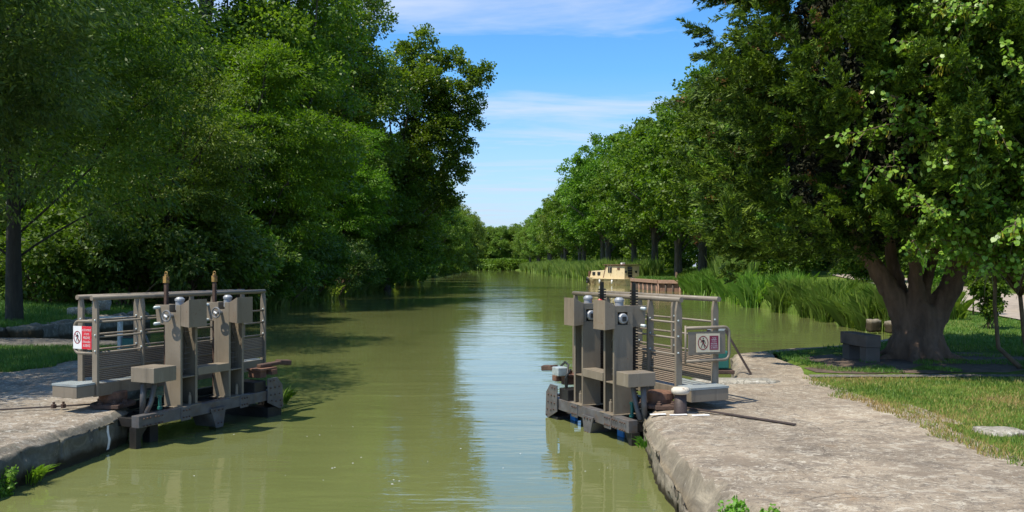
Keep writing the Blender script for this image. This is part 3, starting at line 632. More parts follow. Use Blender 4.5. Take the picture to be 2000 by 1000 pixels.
            for k in range(3):
                a = k * 2.094 + 0.5; b.beam(wc, (wc[0], wc[1] + 0.06 * math.cos(a), wc[2] + 0.06 * math.sin(a)), 0.022, 0.012, (1, 0, 0))
            b.lathe([(0.024, -0.012), (0.024, 0.11)], wc, (1, 0, 0), 10); hw = b.build('handwheel', M['wheel_grey'], col)
            b = mb(); b.beam((wc[0] - 0.016, wc[1] - 0.02, wc[2] + 0.012), (wc[0] - 0.016, wc[1] + 0.025, wc[2] - 0.012), 0.02, 0.02, (1, 0, 0)); b.build('crank_stub', M['white'], col, 0.004)
        # gear cheeks and shafts behind the column
        b = mb(); b.prism([(u0 + 0.06, 0.13, 1.42), (u0 + 0.06, va - 0.02, 1.40), (u0 + 0.06, va - 0.02, 1.66), (u0 + 0.06, 0.10, 1.66)], (0.02, 0, 0)); b.prism([(u1 - 0.03, 0.13, 1.42), (u1 - 0.03, va, 1.40), (u1 - 0.03, va, 1.66), (u1 - 0.03, 0.10, 1.66)], (0.02, 0, 0))
        b.split('gear_cheek', M['paint'], col, 0.003)
        b = mb()
        for zz in (1.42, 1.625): b.tube([(u0 - 0.02, 0.17, zz), (u1 + 0.03, 0.17, zz)], 0.021, 10)
        b.split('shaft', M['galv'], col, smooth=True)
        # toothed rack that lifts the paddle
        ru = uc + cfg['rack'][0]; rv = cfg['rack'][1]; rt = cfg['rack_top']
        b = mb(); b.box(ru - 0.018, ru + 0.018, rv - 0.02, rv + 0.02, 0.25, rt)
        z_ = 0.5
        while z_ < rt - 0.10: b.box(ru - 0.03 * cfg['motorised'], ru + 0.03, rv - cfg['tooth'], rv + 0.034 - 0.016 * (not cfg['motorised']), z_, z_ + 0.017); z_ += 0.034
        ra = b.build('rack', M['greased'] if cfg['motorised'] else M['dark_rust'], col)
        if not cfg['motorised']:
            b = mb(); b.box(ru - 0.03, ru + 0.03, rv - 0.026, rv + 0.026, rt - 0.085, rt); b.box(ru - 0.02, ru + 0.02, rv - 0.016, rv + 0.016, rt, rt + 0.025)
            b.torus((ru, rv, rt + 0.04), (1, 0, 0), 0.02, 0.007, 12, 6); b.build('rack_head', M['yellow_rust'], col, 0.006)
        b = mb(); b.lathe([(0.022, 0), (0.022, 0.12), (0.012, 0.125), (0.012, 0.15)], (u1 - 0.08, 0.53, zb), (0, 0, 1), 10); b.build('pin', M['paint'], col)
        b = mb()
        for k in range(4): b.tube([(u0 + 0.05 + k * 0.045, 0.49, 0.80), (u0 + 0.05 + k * 0.045, 0.49, 1.42)], 0.003, 5)
        for k in range(9): b.tube([(u0 + 0.03, 0.49, 0.84 + k * 0.068), (u1 - 0.03, 0.49, 0.84 + k * 0.068)], 0.003, 5)
        b.build('wire_guard', M['dark_steel'], col)
        b = mb(); b.tube([(u0 + 0.04, 0.57, 1.40), (u0 + 0.06, 0.56, 1.30), (u0 + 0.12, 0.55, 1.22), (u0 + 0.17, 0.52, 1.16)], 0.007, 6); b.build('cable', M['black'], col)
    (a0, a1), (b0, b1) = cfg['cols']
    b = mb(); b.box(a1 + 0.004, b0 - 0.004, 0.40, 0.575, 0.835, 0.855); b.box(a1 + 0.004, b0 - 0.004, 0.575, 0.595, 0.755, 0.855); b.build('ledge', M['paint'], root, 0.003)
    if cfg['motorised']:
        b = mb(); b.lathe([(0.038, 0), (0.038, 0.03), (0.02, 0.05), (0, 0.052)], (b0 + 0.0, 0.34, 1.665), (0, 0, 1), 10); b.build('red_cap', M['red_cap'], root)
    # --- valve box over the pivot
    x0, x1, y0, y1, z0, z1 = cfg['vbox']
    b = mb(); b.box(x0, x1, y0, y1, z0, z1); vbx = b.build('valve_box', M['paint'], root, 0.006)
    b = mb(); b.tube([(x0 + 0.10, y0 + 0.10, z0), (x0 + 0.10, y0 + 0.08, 0.36)], 0.035, 10); b.tube([(x0 + 0.20, y0 + 0.18, z0), (x0 + 0.18, y0 + 0.14, 0.52), (x0 + 0.10, y0 + 0.14, 0.38)], 0.03, 10); b.split('hydraulic_pipe', M['dark_steel'], vbx, smooth=True)
    b = mb(); b.lathe([(0.03, 0), (0.03, 0.03), (0.02, 0.035), (0.02, 0.14), (0.028, 0.145), (0.028, 0.17)], (x1 + 0.02, 0.46, 0.39), (0, 0, 1), 10); b.build('green_valve', M['green_box'], root)
    # --- hinged barrier with the warning sign, across the end of the footway
    bc = cfg['barrier']; ub = bc['u']; v0, v1, z0, z1 = bc['v0'], bc['v1'], bc['z0'], bc['z1']; r = 0.07
    arc = [(ub, v1 + r * (1 - math.cos(t)) , z1 - r * (1 - math.sin(t))) for t in np.linspace(math.pi/2, 0, 6)]
    arc = [(ub, v0, z1)] + [(ub, v1 + r - r * math.sin(t), z1 - r + r * math.cos(t)) for t in np.linspace(0, math.pi/2, 6)] + [(ub, v1 + r - r * math.cos(t), z0 + r - r * math.sin(t)) for t in np.linspace(0, math.pi/2, 6)] + [(ub, v0, z0)]
    b = mb(); b.tube(arc, 0.019, 10); b.tube([(ub, v0, z0 - 0.03), (ub, v0, z1 + 0.03)], 0.012, 8); bar = b.build('barrier', M['paint'], root, smooth=True)
    if bc.get('plate'):
        p0, p1, q0, q1 = bc['plate']; b = mb(); b.box(ub - 0.012, ub + 0.002, p1, p0, q0, q1); b.build('plate', M['paint'], bar, 0.003)
    sv, sz, sw, sh = bc['sign']; C0 = Vector((ub - 0.016, s * sv, sz + dz))
    def pl(a, bb, n=0.0): return C0 + Vector((-n, -a, bb + a * bc.get('tilt', 0)))
    def plate(poly, n0, n1, name, mat):
        k = len(poly); vs = [pl(a, bb, n0) for a, bb in poly] + [pl(a, bb, n1) for a, bb in poly]
        return MB().add(vs, [tuple(range(k-1,-1,-1)), tuple(range(k, 2*k))] + [(i, (i+1)%k, k+(i+1)%k, k+i) for i in range(k)]).build(name, mat, bar)
    def rect(a0, a1, b0, b1): return [(a0, b0), (a1, b0), (a1, b1), (a0, b1)]
    plate(rect(-sw/2, sw/2, -sh/2, sh/2), 0, 0.004, 'sign_board', bc['white'])
    ra0, ra1, rb0, rb1 = bc['red']; plate(rect(ra0*sw, ra1*sw, rb0*sh, rb1*sh), 0.004, 0.0055, 'sign_panel', bc['redmat'])
    rc, rr = bc['ring_c']*sw, bc['ring_r']; n = 28
    V = []; 
    for k in range(n):
        a = 2*math.pi*k/n; V += [pl(rc + rr[0]*math.cos(a), rr[1]*math.sin(a), 0.005), pl(rc + (rr[0]-rr[2])*math.cos(a), (rr[1]-rr[2])*math.sin(a), 0.005)]
    ringb = MB().add(V, [(2*k, 2*((k+1)%n), 2*((k+1)%n)+1, 2*k+1) for k in range(n)])
    kx, ky = rr[0], rr[1]
    bar_poly = [(rc + a, c) for a, c in bar2((-0.66*kx, 0.66*ky), (0.66*kx, -0.66*ky), rr[2]*0.9)]
    ringb.add([pl(a, c, 0.0068) for a, c in bar_poly], [(0, 1, 2, 3)]); ringb.build('prohibition_ring', bc.get('ring', M['sign_ring']), bar)
    man = MB()
    S = lambda x, y: (rc + x * kx, y * ky)
    shapes = [[S(0.02 + 0.11*math.cos(t), 0.62 + 0.11*math.sin(t)*kx/ky*1.2) for t in np.linspace(0, 5.9, 12)],
              [S(-.16,.45), S(.20,.45), S(.16,-.08), S(-.10,-.08)],
              bar2(S(-.12,.40), S(-.32,.12), .11*kx), bar2(S(-.32,.14), S(-.52,.10), .09*kx), bar2(S(.16,.40), S(.36,.15), .11*kx), bar2(S(.36,.16), S(.44,-.12), .09*kx),
              bar2(S(-.03,-.05), S(-.22,-.36), .16*kx, .13*kx), bar2(S(-.22,-.34), S(-.40,-.72), .13*kx, .10*kx), bar2(S(.10,-.05), S(.20,-.38), .16*kx, .13*kx), bar2(S(.20,-.36), S(.28,-.74), .13*kx, .10*kx)]
    for i, sh_ in enumerate(shapes): man.add([pl(a, c, 0.0058 + 0.00005*i) for a, c in sh_], [tuple(range(len(sh_)))])
    man.build('walking_figure', M['black'], bar)
    tc = (ra0 + ra1)/2*sw; tb = (rb0 + rb1)/2*sh
    text_mesh(bc['text'], (ra1 - ra0)*sw*0.92, (rb1 - rb0)*sh*bc.get('th', 0.86), 'lettering', M['sign_white'], bar, lambda a, c: pl(a + tc, c + tb, 0.0065))
    return root

U = math.atan2
gate_l = make_gate('taupe steel lock gate with handwheels and a bright red and white warning sign',
    (-4.975, 10.2), U(.917, .40), -1, 0.0, dict(wd=0.40, ws=0.385, beam=2.65, rail=3.03, railz=1.77, posts_near=[0.0, 0.69, 1.95, 3.0], posts_far=[0.13, 0.98, 1.95, 3.0], far0=0.13,
    cols=[(0.75, 1.04), (1.61, 1.90)], cab=(0.0, 0.015), splice=[0.72, 1.78], legs=[0.42, 1.55], fender=[1.20], motorised=False, rack=(0.0, 0.20), rack_top=2.02, tooth=0.02,
    vbox=(0.17, 0.52, 0.38, 0.75, 0.765, 0.945),
    barrier=dict(u=0.02, v0=-0.03, v1=-0.375, z0=1.10, z1=1.485, sign=(-0.225, 1.29, 0.31, 0.275), white=M['sign_white'], redmat=M['sign_red'], red=(-0.03, 0.5, -0.5, 0.5), ring_c=-0.27, ring_r=(0.062, 0.078, 0.012),
        text=[('ACCÈS INTERDIT', 1.0), ('À TOUTE', 0.55), ('PERSONNE', 0.72), ('ÉTRANGÈRE', 0.80), ('AU SERVICE', 0.78)])))
gate_r = make_gate('taupe steel lock gate with grey motors and a cream and maroon warning sign',
    (1.91, 9.8), U(.917, -.40), 1, 0.02, dict(wd=0.51, ws=0.49, beam=2.15, rail=2.58, railz=1.745, posts_near=[0.0, 0.59, 1.62, 2.52], posts_far=[0.0, 0.83, 1.65, 2.55], far0=-0.02,
    cols=[(0.45, 0.70), (1.22, 1.46)], cab=(-0.03, 0.0), splice=[0.45, 1.28], legs=[0.36, 1.45], fender=[0.83], motorised=True, rack=(-0.01, 0.25), rack_top=1.93, tooth=0.045,
    vbox=(-0.02, 0.24, 0.32, 0.68, 0.775, 0.93),
    barrier=dict(u=-0.07, v0=-0.05, v1=-0.66, z0=1.04, z1=1.42, plate=(-0.08, -0.60, 1.11, 1.375), sign=(-0.35, 1.245, 0.325, 0.215), tilt=-0.02, white=M['sign_cream'], redmat=M['sign_maroon'], red=(0.06, 0.44, -0.38, 0.38), ring_c=-0.22, ring_r=(0.073, 0.082, 0.011),
        text=[('ACCÈS', 0.5), ('INTERDIT', 0.62), ('À TOUTE', 0.62), ('PERSONNE', 0.74), ('ÉTRANGÈRE', 0.82), ('AU SERVICE', 0.82)])))

# ------------------------------------------------------------------ ironwork on the quays
gate_r.scale = (1.06, 1.06, 1.06); gate_r.location = (1.91 * 1.06, 9.8 * 1.06, -0.129)
def anchor(label, P, strap, Pb):
    root = empty('gate_anchor', (P[0], P[1], 0.43)); tag(root, label, 'gate anchor', 'rusty gate anchors on the quays')
    b = MB(); b.lathe([(0.150, 0.04), (0.165, 0.10), (0.160, 0.17), (0.145, 0.185), (0.0, 0.19)], (0, 0, 0), n=22); d = b.build('drum', M['rust'], root, smooth=False)
    b = MB(); b.lathe([(0.26, 0.0), (0.26, 0.035), (0.24, 0.042), (0.0, 0.043)], (0, 0, 0), n=22); b.box(-0.10, 0.20, -0.30, -0.05, 0.0, 0.048); b.build('collar', M['dark_rust'], root, 0.006)
    for x, y in ((0.19, -0.10), (-0.2, 0.08), (0.12, -0.22), (-0.05, -0.24)):
        b = MB(); b.lathe([(0.035, 0.04), (0.035, 0.07), (0.02, 0.075), (0.02, 0.095), (0, 0.096)], (x, y, 0), n=6); b.build('bolt', M['dark_rust'], root)
    q = Vector((strap[0] - P[0], strap[1] - P[1], 0.018)); b = MB(); b.beam((q.normalized() * 0.2).to_tuple()[:2] + (0.028,), q, strap[2], 0.016); b.build('strap', M['iron_brown'], root, 0.005)
    for k in range(2):
        if Pb:
            b = MB(); b.lathe([(0.03, 0.0), (0.03, 0.045), (0.015, 0.05), (0.015, 0.075), (0, 0.076)], (Pb[0] + k * 0.10 - P[0], Pb[1] + k * 0.03 - P[1], 0.01), n=6); b.build('bolt', M['dark_rust'], root)
    return root
anchor('rusty iron pivot drum on dark stone, with a strap and two bolts', (-4.93, 10.55), (-6.6, 9.9, 0.035), (-5.52, 10.28))
anchor('rusty iron pivot drum on pale stone, with a long flat strap beside the bollard', (1.82, 10.5), (3.05, 9.18, 0.05), None)
def bollard():
    root = empty('mooring_bollard', (1.97, 9.98, 0.42)); tag(root, 'squat brown iron bollard with chipped cream cap on the quay corner', 'bollard')
    b = MB(); b.lathe([(0.085, 0), (0.075, 0.03), (0.07, 0.24)], (0, 0, 0), n=20); b.build('post', M['iron_brown'], root, smooth=True)
    b = MB(); b.lathe([(0.07, 0.235), (0.10, 0.245), (0.108, 0.27), (0.106, 0.295), (0.085, 0.312), (0.0, 0.318)], (0, 0, 0), n=22); b.build('cap', M['bollard_cap'], root, smooth=True)
bollard()
def paint_mark(name, pts, label, wall=False):
    b = MB(); b.prism(pts, (0.004, 0, 0) if wall else (0, 0, 0.004)); tag(b.build(name, M['white']), label, 'paint mark', kind='structure')
for i, (xa, xb, y) in enumerate(((1.60, 1.78, 10.06), (1.82, 2.02, 9.76), (2.07, 2.27, 9.70))):
    y0 = (9.86, 9.83, 9.80)[i]
    paint_mark('painted_line', [(xa, y0, 0.432), (xb, y0 - 0.01, 0.438), (xb, y0 + 0.05, 0.438), (xa, y0 + 0.05, 0.432)], 'white painted dash on the pale stone, ' + ('nearest the rounded corner', 'between the other two dashes', 'farthest from the water')[i])
def wall_stripe(quay_obj, y, x0, dx, w, z0, z1, label):
    # a painted stripe that follows the real face of the wall
    bpy.context.view_layer.update(); rows = []
    for z in np.linspace(z1, z0, 14):
        row = []
        for yy in np.linspace(y - w / 2, y + w / 2, 4):
            ok, p, nrm, _ = quay_obj.ray_cast(Vector((x0, yy, z)), Vector((dx, 0, 0)))
            row.append((p.x - dx * 0.004 if ok else x0 + dx, yy, z))
        rows.append(row)
    tag(grid_mesh('painted_line', np.array(rows), M['white']), label, 'paint mark', kind='structure')
wall_stripe(quay_left, 9.86, -3.5, -1, 0.055, 0.03, 0.31, 'white painted stripe down the dark jointed wall')
wall_stripe(quay_right, 9.72, 0.5, 1, 0.020, -0.03, 0.30, 'thin white stripe down the pale wall below the corner')

def trestle(label, loc, rz, legs, pole):
    root = empty('signal_trestle', loc, rz); tag(root, label, 'trestle', 'trestles with green boxes behind the gates')
    b = MB(); b.beam((-0.36, 0, 0.74), (0.36, 0, 0.74), 0.06, 0.06); b.build('crossbar', M['galv'] if pole else M['paint'], root, 0.004)
    for p, q, m in legs:
        b = MB(); b.beam(p, q, 0.055, 0.035); b.build('leg', M[m], root, 0.003)
    b = MB(); b.lathe([(0.05, 0.0), (0.05, 0.72)], (0, 0.03, 0), n=12)
    if pole: b.build('post', M['galv'], root)
    b = MB(); b.box(0.06, 0.30, -0.06, 0.12, 0.06, 0.36); g = b.build('control_box', M['green_box'], root, 0.02)
    b = MB(); b.box(0.03, 0.33, -0.10, 0.15, 0.0, 0.05); b.box(0.05, 0.31, -0.07, 0.13, 0.36, 0.375); b.build('base', M['dark_rust'], g, 0.008)
trestle('grey metal trestle with a green box, standing behind the mesh footway of the handwheel gate', (-7.45, 16.2, 0.43), 0.1, [((-0.34, 0, 0.72), (-0.62, 0.1, 0), 'galv'), ((0.34, 0, 0.72), (0.62, 0.05, 0), 'dark_steel')], True)
def trestle_r():
    root = empty('signal_trestle', (3.45, 13.75, 0.43), 0); tag(root, 'brown trestle with one long leaning leg and a green box, behind the cream sign', 'trestle', 'trestles with green boxes behind the gates')
    b = MB(); b.box(-0.30, 0.0, -0.02, 0.06, 0.68, 0.72); b.build('crossbar', M['galv'], root, 0.004)
    b = MB(); b.beam((-0.02, 0, 0.70), (0.36, -0.15, 0.0), 0.045, 0.03); b.build('leg', M['iron_brown'], root)
    b = MB(); b.beam((-0.28, 0, 0.70), (-0.34, 0.1, 0.0), 0.07, 0.05); b.build('leg', M['iron_brown'], root)
    b = MB(); b.box(-0.22, 0.02, -0.12, 0.10, 0.08, 0.36); g = b.build('control_box', M['green_box'], root, 0.02)
    b = MB(); b.box(-0.26, 0.10, -0.16, 0.12, 0.0, 0.06); b.build('base', M['dark_rust'], g, 0.01)
    b = MB(); b.box(-0.27, -0.22, -0.13, 0.0, 0.12, 0.45); b.build('panel', M['galv'], root)
trestle_r()

# ------------------------------------------------------------------ trees
def leaves(C, A, Nn, l, w, fold=0.0):
    """diamond leaves: centres C, long axes A, normals Nn, lengths l, widths w"""
    A = unit(A); S = unit(np.cross(A, Nn)); l = np.asarray(l).reshape(-1, 1); w = np.asarray(w).reshape(-1, 1)
    V = np.empty((len(C), 4, 3)); V[:, 0] = C - A * l * 0.5; V[:, 1] = C + S * w * 0.5 - A * l * 0.05; V[:, 2] = C + A * l * 0.5; V[:, 3] = C - S * w * 0.5 - A * l * 0.05
    return V
def rnd_dir(r, n): return unit(r.normal(size=(n, 3)))
def sub_lobes(r, c, R, n, rs, low=-0.6):
    c = np.array(c, float); R = np.array(R, float); out = []
    i = 0
    while len(out) < n and i < n * 20:
        i += 1; d = rnd_dir(r, 1)[0]
        if d[2] < low: continue
        p = c + d * R * r.uniform(0.62, 0.98); q = r.uniform(*rs)
        if any(np.linalg.norm(p - o[0]) < 0.55 * (q + o[1][0]) for o in out): continue
        out.append((p, np.array([q, q, q * 0.8])))
    return out
def foliage(seed, lobes, clumps, per, ll, lw, cr, flat=0.6, core=0.15, up=0.5, droop=0.0, ctr=None):
    r = np.random.default_rng(seed); Cs = []; Os = []
    vol = np.array([np.prod(l[1]) ** (2 / 3) for l in lobes]); cnt = np.maximum(1, (clumps * vol / vol.sum()).astype(int))
    for (c, R), k in zip(lobes, cnt):
        d = rnd_dir(r, k); d[:, 2] = np.where(d[:, 2] < -0.7, -d[:, 2], d[:, 2])
        rad = np.where(r.random(k) < core, r.uniform(0.2, 0.7, k), r.uniform(0.72, 1.10, k))
        Cs.append(c + d * R * rad[:, None]); Os.append(d)
    Cs = np.concatenate(Cs); Os = np.concatenate(Os); n = len(Cs)
    sz = cr * r.uniform(0.55, 1.35, n)
    ci = np.repeat(np.arange(n), per); m = len(ci)
    loc = rnd_dir(r, m) * (r.random(m) ** 0.45)[:, None]; loc[:, 2] *= flat
    P = Cs[ci] + loc * sz[ci][:, None]
    P[:, 2] -= droop * (loc[:, 0] ** 2 + loc[:, 1] ** 2) * sz[ci]
    out = Os[ci]
    Nn = unit(out * 0.55 + np.array([0, 0, up]) + r.normal(size=(m, 3)) * 0.55 + loc * 0.4)
    A = unit(out + loc * 0.9 + r.normal(size=(m, 3)) * 0.6 - np.array([0, 0, 0.25 + droop]))
    s = r.uniform(0.65, 1.3, m)
    return leaves(P, A, Nn, ll * s, lw * s), Cs
def limb(mb, p, q, r0, r1, seed, n=6, sag=0.0, wob_=0.12):
    p, q = Vector(p), Vector(q); L = (q - p).length; pts = []; rs = []
    for i in range(n + 1):
        t = i / n; x = p.lerp(q, t); k = math.sin(math.pi * t) * wob_ * L
        x += Vector((mnoise.noise((seed, t * 2.3, 0.3)), mnoise.noise((seed, t * 2.3, 5.3)), mnoise.noise((seed, t * 2.3, 9.3)) * 0.6)) * k
        x.z += sag * math.sin(math.pi * t) * L; pts.append(x); rs.append(r0 + (r1 - r0) * t)
    mb.tube(pts, rs, 8); return pts
def make_tree(name, seed, h, trunk_r, fork, lobes, clumps, per, ll, lw, cr, leaf, bark, flat=0.6, droop=0.0, nl=18, lean=(0, 0), core=0.15, up=0.5, lr=0.32):
    root = empty(name); r = np.random.default_rng(seed + 100)
    V, Cs = foliage(seed, lobes, clumps, per, ll, lw, cr, flat, core, up, droop)
    np_mesh('crown', V, 4, leaf, root)
    mb = MB(); lx, ly = lean
    pts = [(0, 0, -0.4), (0.02, 0.0, 0.25), (lx * 0.12, ly * 0.12, fork * 0.5), (lx * 0.35, ly * 0.35, fork), (lx * 0.7, ly * 0.7, h * 0.62), (lx, ly, h * 0.9)]
    mb.tube(pts, [trunk_r * 1.5, trunk_r * 1.12, trunk_r * 0.95, trunk_r * 0.85, trunk_r * 0.4, trunk_r * 0.06], 12)
    P = [Vector(p) for p in pts]
    for k, i in enumerate(r.choice(len(Cs), min(nl, len(Cs)), replace=False)):
        c = Vector(Cs[i]); t = min(0.92, max(0.25, 0.25 + 0.6 * (c.z - fork) / max(1, h - fork) * r.uniform(0.5, 1)))
        f = t * (len(P) - 2) + 1; a = P[int(f)].lerp(P[min(len(P) - 1, int(f) + 1)], f - int(f)); a.z = min(a.z, c.z - 0.3) if c.z > fork else a.z
        limb(mb, a, c, trunk_r * lr, 0.015, seed + k, 6, 0.05)
    mb.build('trunk', bark, root, smooth=True)
    return root
def place(o, loc, rz=0.0, sc=1.0, label=None, group=None, cat='tree', scz=None):
    o.location = loc; o.rotation_euler = (0, 0, rz); o.scale = (sc, sc, scz or sc); tag(o, label, cat, group); return o
def recolor(root, mat):
    for c in root.children:
        if c.name.startswith(('crown', 'foliage')):
            c.material_slots[0].link = 'OBJECT'; c.material_slots[0].material = mat
    return root
R_ = np.random.default_rng
# --- plane trees along the right bank
def plane(seed):
    lb = sub_lobes(R_(seed), (0, 0, 11.6), (5.6, 5.6, 7.4), 22, (1.9, 3.0), -0.95) + [(np.array([0, 0, 11.0]), np.array([4.2, 4.2, 5.8]))]
    return make_tree('plane_tree', seed, 20, 0.42, 4.6, lb, 900, 46, 0.30, 0.25, 0.85, M['leaf_plane'], M['bark_grey'], 0.65, 0.1, 16)
planes = [plane(11), plane(12), plane(13)]
PL = [(62, 'smaller plane tree standing directly behind the dark cypress'), (69, 'plane tree just left of the cypress, its crown touching it'), (81, 'plane tree with the thickest visible trunk, right of the wooden landing stage'),
      (94, 'plane tree with leaning trunk behind the wooden landing stage'), (107, 'plane tree with dark trunk right behind the cream cabin boat'), (121, 'plane tree whose crown rises over the bow of the cream cabin boat'),
      (136, 'tall plane tree just left of the cream boat, first beyond it'), (152, 'plane tree second beyond the cream boat, its crown stepping out over the water'),
      (170, 'plane tree third beyond the cream boat'), (190, 'plane tree fourth beyond the cream boat, round topped')]
for i, y in enumerate([62, 69, 81, 94, 107, 121, 136, 152, 170, 190, 212, 236, 262, 290, 320, 352, 385, 412]):
    o = planes[i] if i < 3 else copy_tree(planes[i % 3])
    x = lerp(BANK_R, y) + 4.2 + (1.0 if i % 2 else -0.3)
    if i in (1, 2, 3, 4): x = (18.2, 18.1, 18.3, 17.9)[i - 1]
    sc = (0.98, 1.02, 1.0, 1.0, 1.03, 0.98, 1.08, 1.0, 1.04, 0.96)[i % 10] * (1.06 if y > 130 else 1.0)
    place(o, (x, y, zr(x - lerp(BANK_R, y), y) - 0.1), i * 2.1, sc, PL[i][1] if i < len(PL) else 'distant plane tree, one of the small ones in the far right-hand row', 'plane trees along the right bank')
    if y == 62: o.scale = (0.7, 0.7, 0.66)
    if y == 69: o.scale = (0.95, 0.95, 0.88)
    if y > 200: recolor(o, M['leaf_far'])
# --- trees of the left bank
pop_l = sub_lobes(R_(21), (0, 0, 14), (4.0, 4.0, 10.2), 30, (1.3, 2.3), -1) + [(np.array([0, 0, 13.0]), np.array([2.7, 2.7, 8.5]))]
pop = make_tree('poplar_tree', 21, 25, 0.36, 5, pop_l, 1100, 46, 0.19, 0.17, 0.75, M['leaf_poplar'], M['bark_grey'], 0.8, 0.1, 22)
place(pop, (-12.9, 66, 0.4), 0.4, 1.04, 'tall poplar at the top of the frame, just left of the leaning one', 'poplars of the left bank')
for px, y, s, rz, lab in ((560, 49, 1.02, 2.0, 'tall poplar rising behind the bright feathery locust tree'), (395, 45, 1.05, 3.3, 'pale flecked poplar behind the yellowish weeping tree'), (215, 44, 1.0, 4.4, 'tall poplar largely hidden behind the dark ash trees'),
                          (650, 72, 0.98, 5.2, 'tall dark poplar set back between two others over the canal'), (60, 46, 1.0, 1.0, 'tall poplar at the far left behind the ivy-clad trunk')):
    place(copy_tree(pop), (PX(px, y), y, 0.9), rz, s, lab, 'poplars of the left bank')
# the one that leans over the water and makes the skyline
ll = []
for (x, y, z, q) in ((1, 0, 6, 3.0), (2.5, 1, 9, 3.0), (3.5, -1, 12, 3.0), (4.5, 0, 15, 2.8), (3.0, 0, 18, 3.0), (2.0, 1, 21, 2.2), (6.4, -1, 17.6, 1.7), (8.2, -1, 19.0, 1.3), (9.3, -1.2, 19.6, 0.9), (7.8, -0.5, 15.5, 1.4), (7.2, 0, 12.8, 1.4), (6.5, 0.5, 10.5, 1.5), (5.0, 0, 21.2, 1.3), (6.6, -0.5, 21.2, 0.9), (3.6, 0, 23.3, 1.0), (5.6, 0.4, 7.8, 1.5),
                     (-3.2, 0.5, 14, 3), (-3.6, 0.5, 19, 2.8), (-2.4, 0, 9, 3), (-1.5, 0, 12, 3), (-1, -2, 17, 3), (0, -1.5, 8, 2.8), (8.6, -0.4, 17.3, 0.8), (7.4, -0.8, 20.3, 0.7), (4.4, -2.4, 18.4, 1.6), (5.6, -2, 14.4, 1.5)):
    ll.append((np.array([x, y, z], float), np.array([q, q, q * 0.85])))
lp = make_tree('poplar_tree', 33, 23, 0.40, 5, ll, 2500, 46, 0.22, 0.19, 0.72, M['leaf_poplar'], M['bark_grey'], 0.75, 0.1, 26, lean=(3.5, 0))
place(lp, (PX(855, 80) - 4.9, 80, 0.3), 0, 1.0, 'leaning poplar whose ragged branches reach out against the sky', 'poplars of the left bank')
loc_l = sub_lobes(R_(41), (0.4, 0, 6.9), (3.4, 3.2, 4.4), 24, (0.9, 1.7), -0.9) + [(np.array([0, 0, 6.4]), np.array([2.4, 2.4, 3.4]))]
loc = make_tree('locust_tree', 41, 11, 0.2, 3.0, loc_l, 950, 64, 0.17, 0.060, 0.62, M['leaf_locust'], M['bark'], 0.42, 0.35, 26, core=0.1)
place(loc, (-12.7, 41.5, 0.4), 0.3, 1.14, 'bright green feathery locust tree leaning over the left bank', 'locust trees on the left bank')
place(copy_tree(loc), (-12.6, 61, 0.2), 2.7, 1.1, 'smaller feathery locust tree beyond the brightest one', 'locust trees on the left bank')
o = place(copy_tree(loc), (-12.6, 31.5, 0.6), 1.4, 0.84, 'yellowish weeping feathery tree left of the bright locust', 'locust trees on the left bank'); recolor(o, M['leaf_olive'])
ash_l = sub_lobes(R_(51), (0, 0, 7.8), (5.0, 4.8, 5.2), 24, (1.3, 2.3), -0.9) + [(np.array([0, 0, 7.4]), np.array([3.4, 3.4, 3.9]))]
ash_l += [(np.array(p_, float), np.array([q_, q_, q_ * 0.9])) for *p_, q_ in ((0.4, -3.2, 4.6, 1.8), (0.2, -2.6, 7.0, 2.0), (-1.0, -3.0, 10.0, 2.2), (1.2, -3.4, 6.0, 1.6))]
ash = make_tree('ash_tree', 51, 13.5, 0.20, 3.2, ash_l, 1500, 70, 0.165, 0.052, 0.72, M['leaf_ash'], M['bark_ivy'], 0.5, 0.3, 16, lr=0.16)
place(ash, (-13.2, 22.6, 0.55), 0.0, 1.0, 'dark ash tree with a dark ivy-clad trunk leaning at the left edge', 'ash trees by the left lockside')
o = place(copy_tree(ash), (-10.3, 12.9, 0.43), 2.2, 0.76, 'grey-green ash whose near branches hang into the upper left corner', 'ash trees by the left lockside'); recolor(o, M['leaf_grey'])
dk_l = sub_lobes(R_(61), (0, 0, 8.3), (4.8, 4.8, 7.6), 24, (1.4, 2.4), -1) + sub_lobes(R_(62), (0, 0, 2.0), (4.6, 4.6, 1.2), 9, (1.3, 1.8), -1) + [(np.array([0, 0, 8.0]), np.array([3.5, 3.5, 6.3]))]
dk = make_tree('alder_tree', 61, 16, 0.3, 3, dk_l, 1050, 42, 0.27, 0.21, 0.8, M['leaf_ash'], M['bark'], 0.65, 0.15, 12)
for i, (x, y, s, lab, m) in enumerate(((-11.6, 104, 1.12, 'dark rounded alder right beneath the leaning poplar skyline', None), (-12.6, 92, 0.95, 'dark alder under the leaning poplar, its skirts brushing the water', None), (-12.4, 128, 1.0, 'dark alder next along the canal after the leaning poplar', 'leaf_poplar'),
        (-12.4, 155, 0.98, 'dark green alder halfway along the left bank', None), (-12.8, 185, 0.95, 'mid green alder beyond the halfway dark one', 'leaf_plane'), (-13.2, 225, 1.0, 'alder before the pale yellow-green far trees', 'leaf_plane'),
        (-11.5, 64, 0.70, 'low dark alder in shade below the tall poplars', None), (-11.8, 76, 0.82, 'low dark alder where the left bank turns black', None),
        (-14, 285, 1.35, 'pale yellow-green tree at the far left bank, largest of the pale ones', 'leaf_far'), (-17.5, 340, 1.5, 'pale yellow-green tree at the canal bend', 'leaf_far'), (-20, 400, 1.7, 'small pale tree closing the far bend', 'leaf_far'))):
    o = dk if i == 0 else copy_tree(dk)
    place(o, (min(x, lerp(BANK_L, y) - 0.6), y, 0.15), i * 1.7, s, lab, 'alders of the left bank')
    if m: recolor(o, M[m])
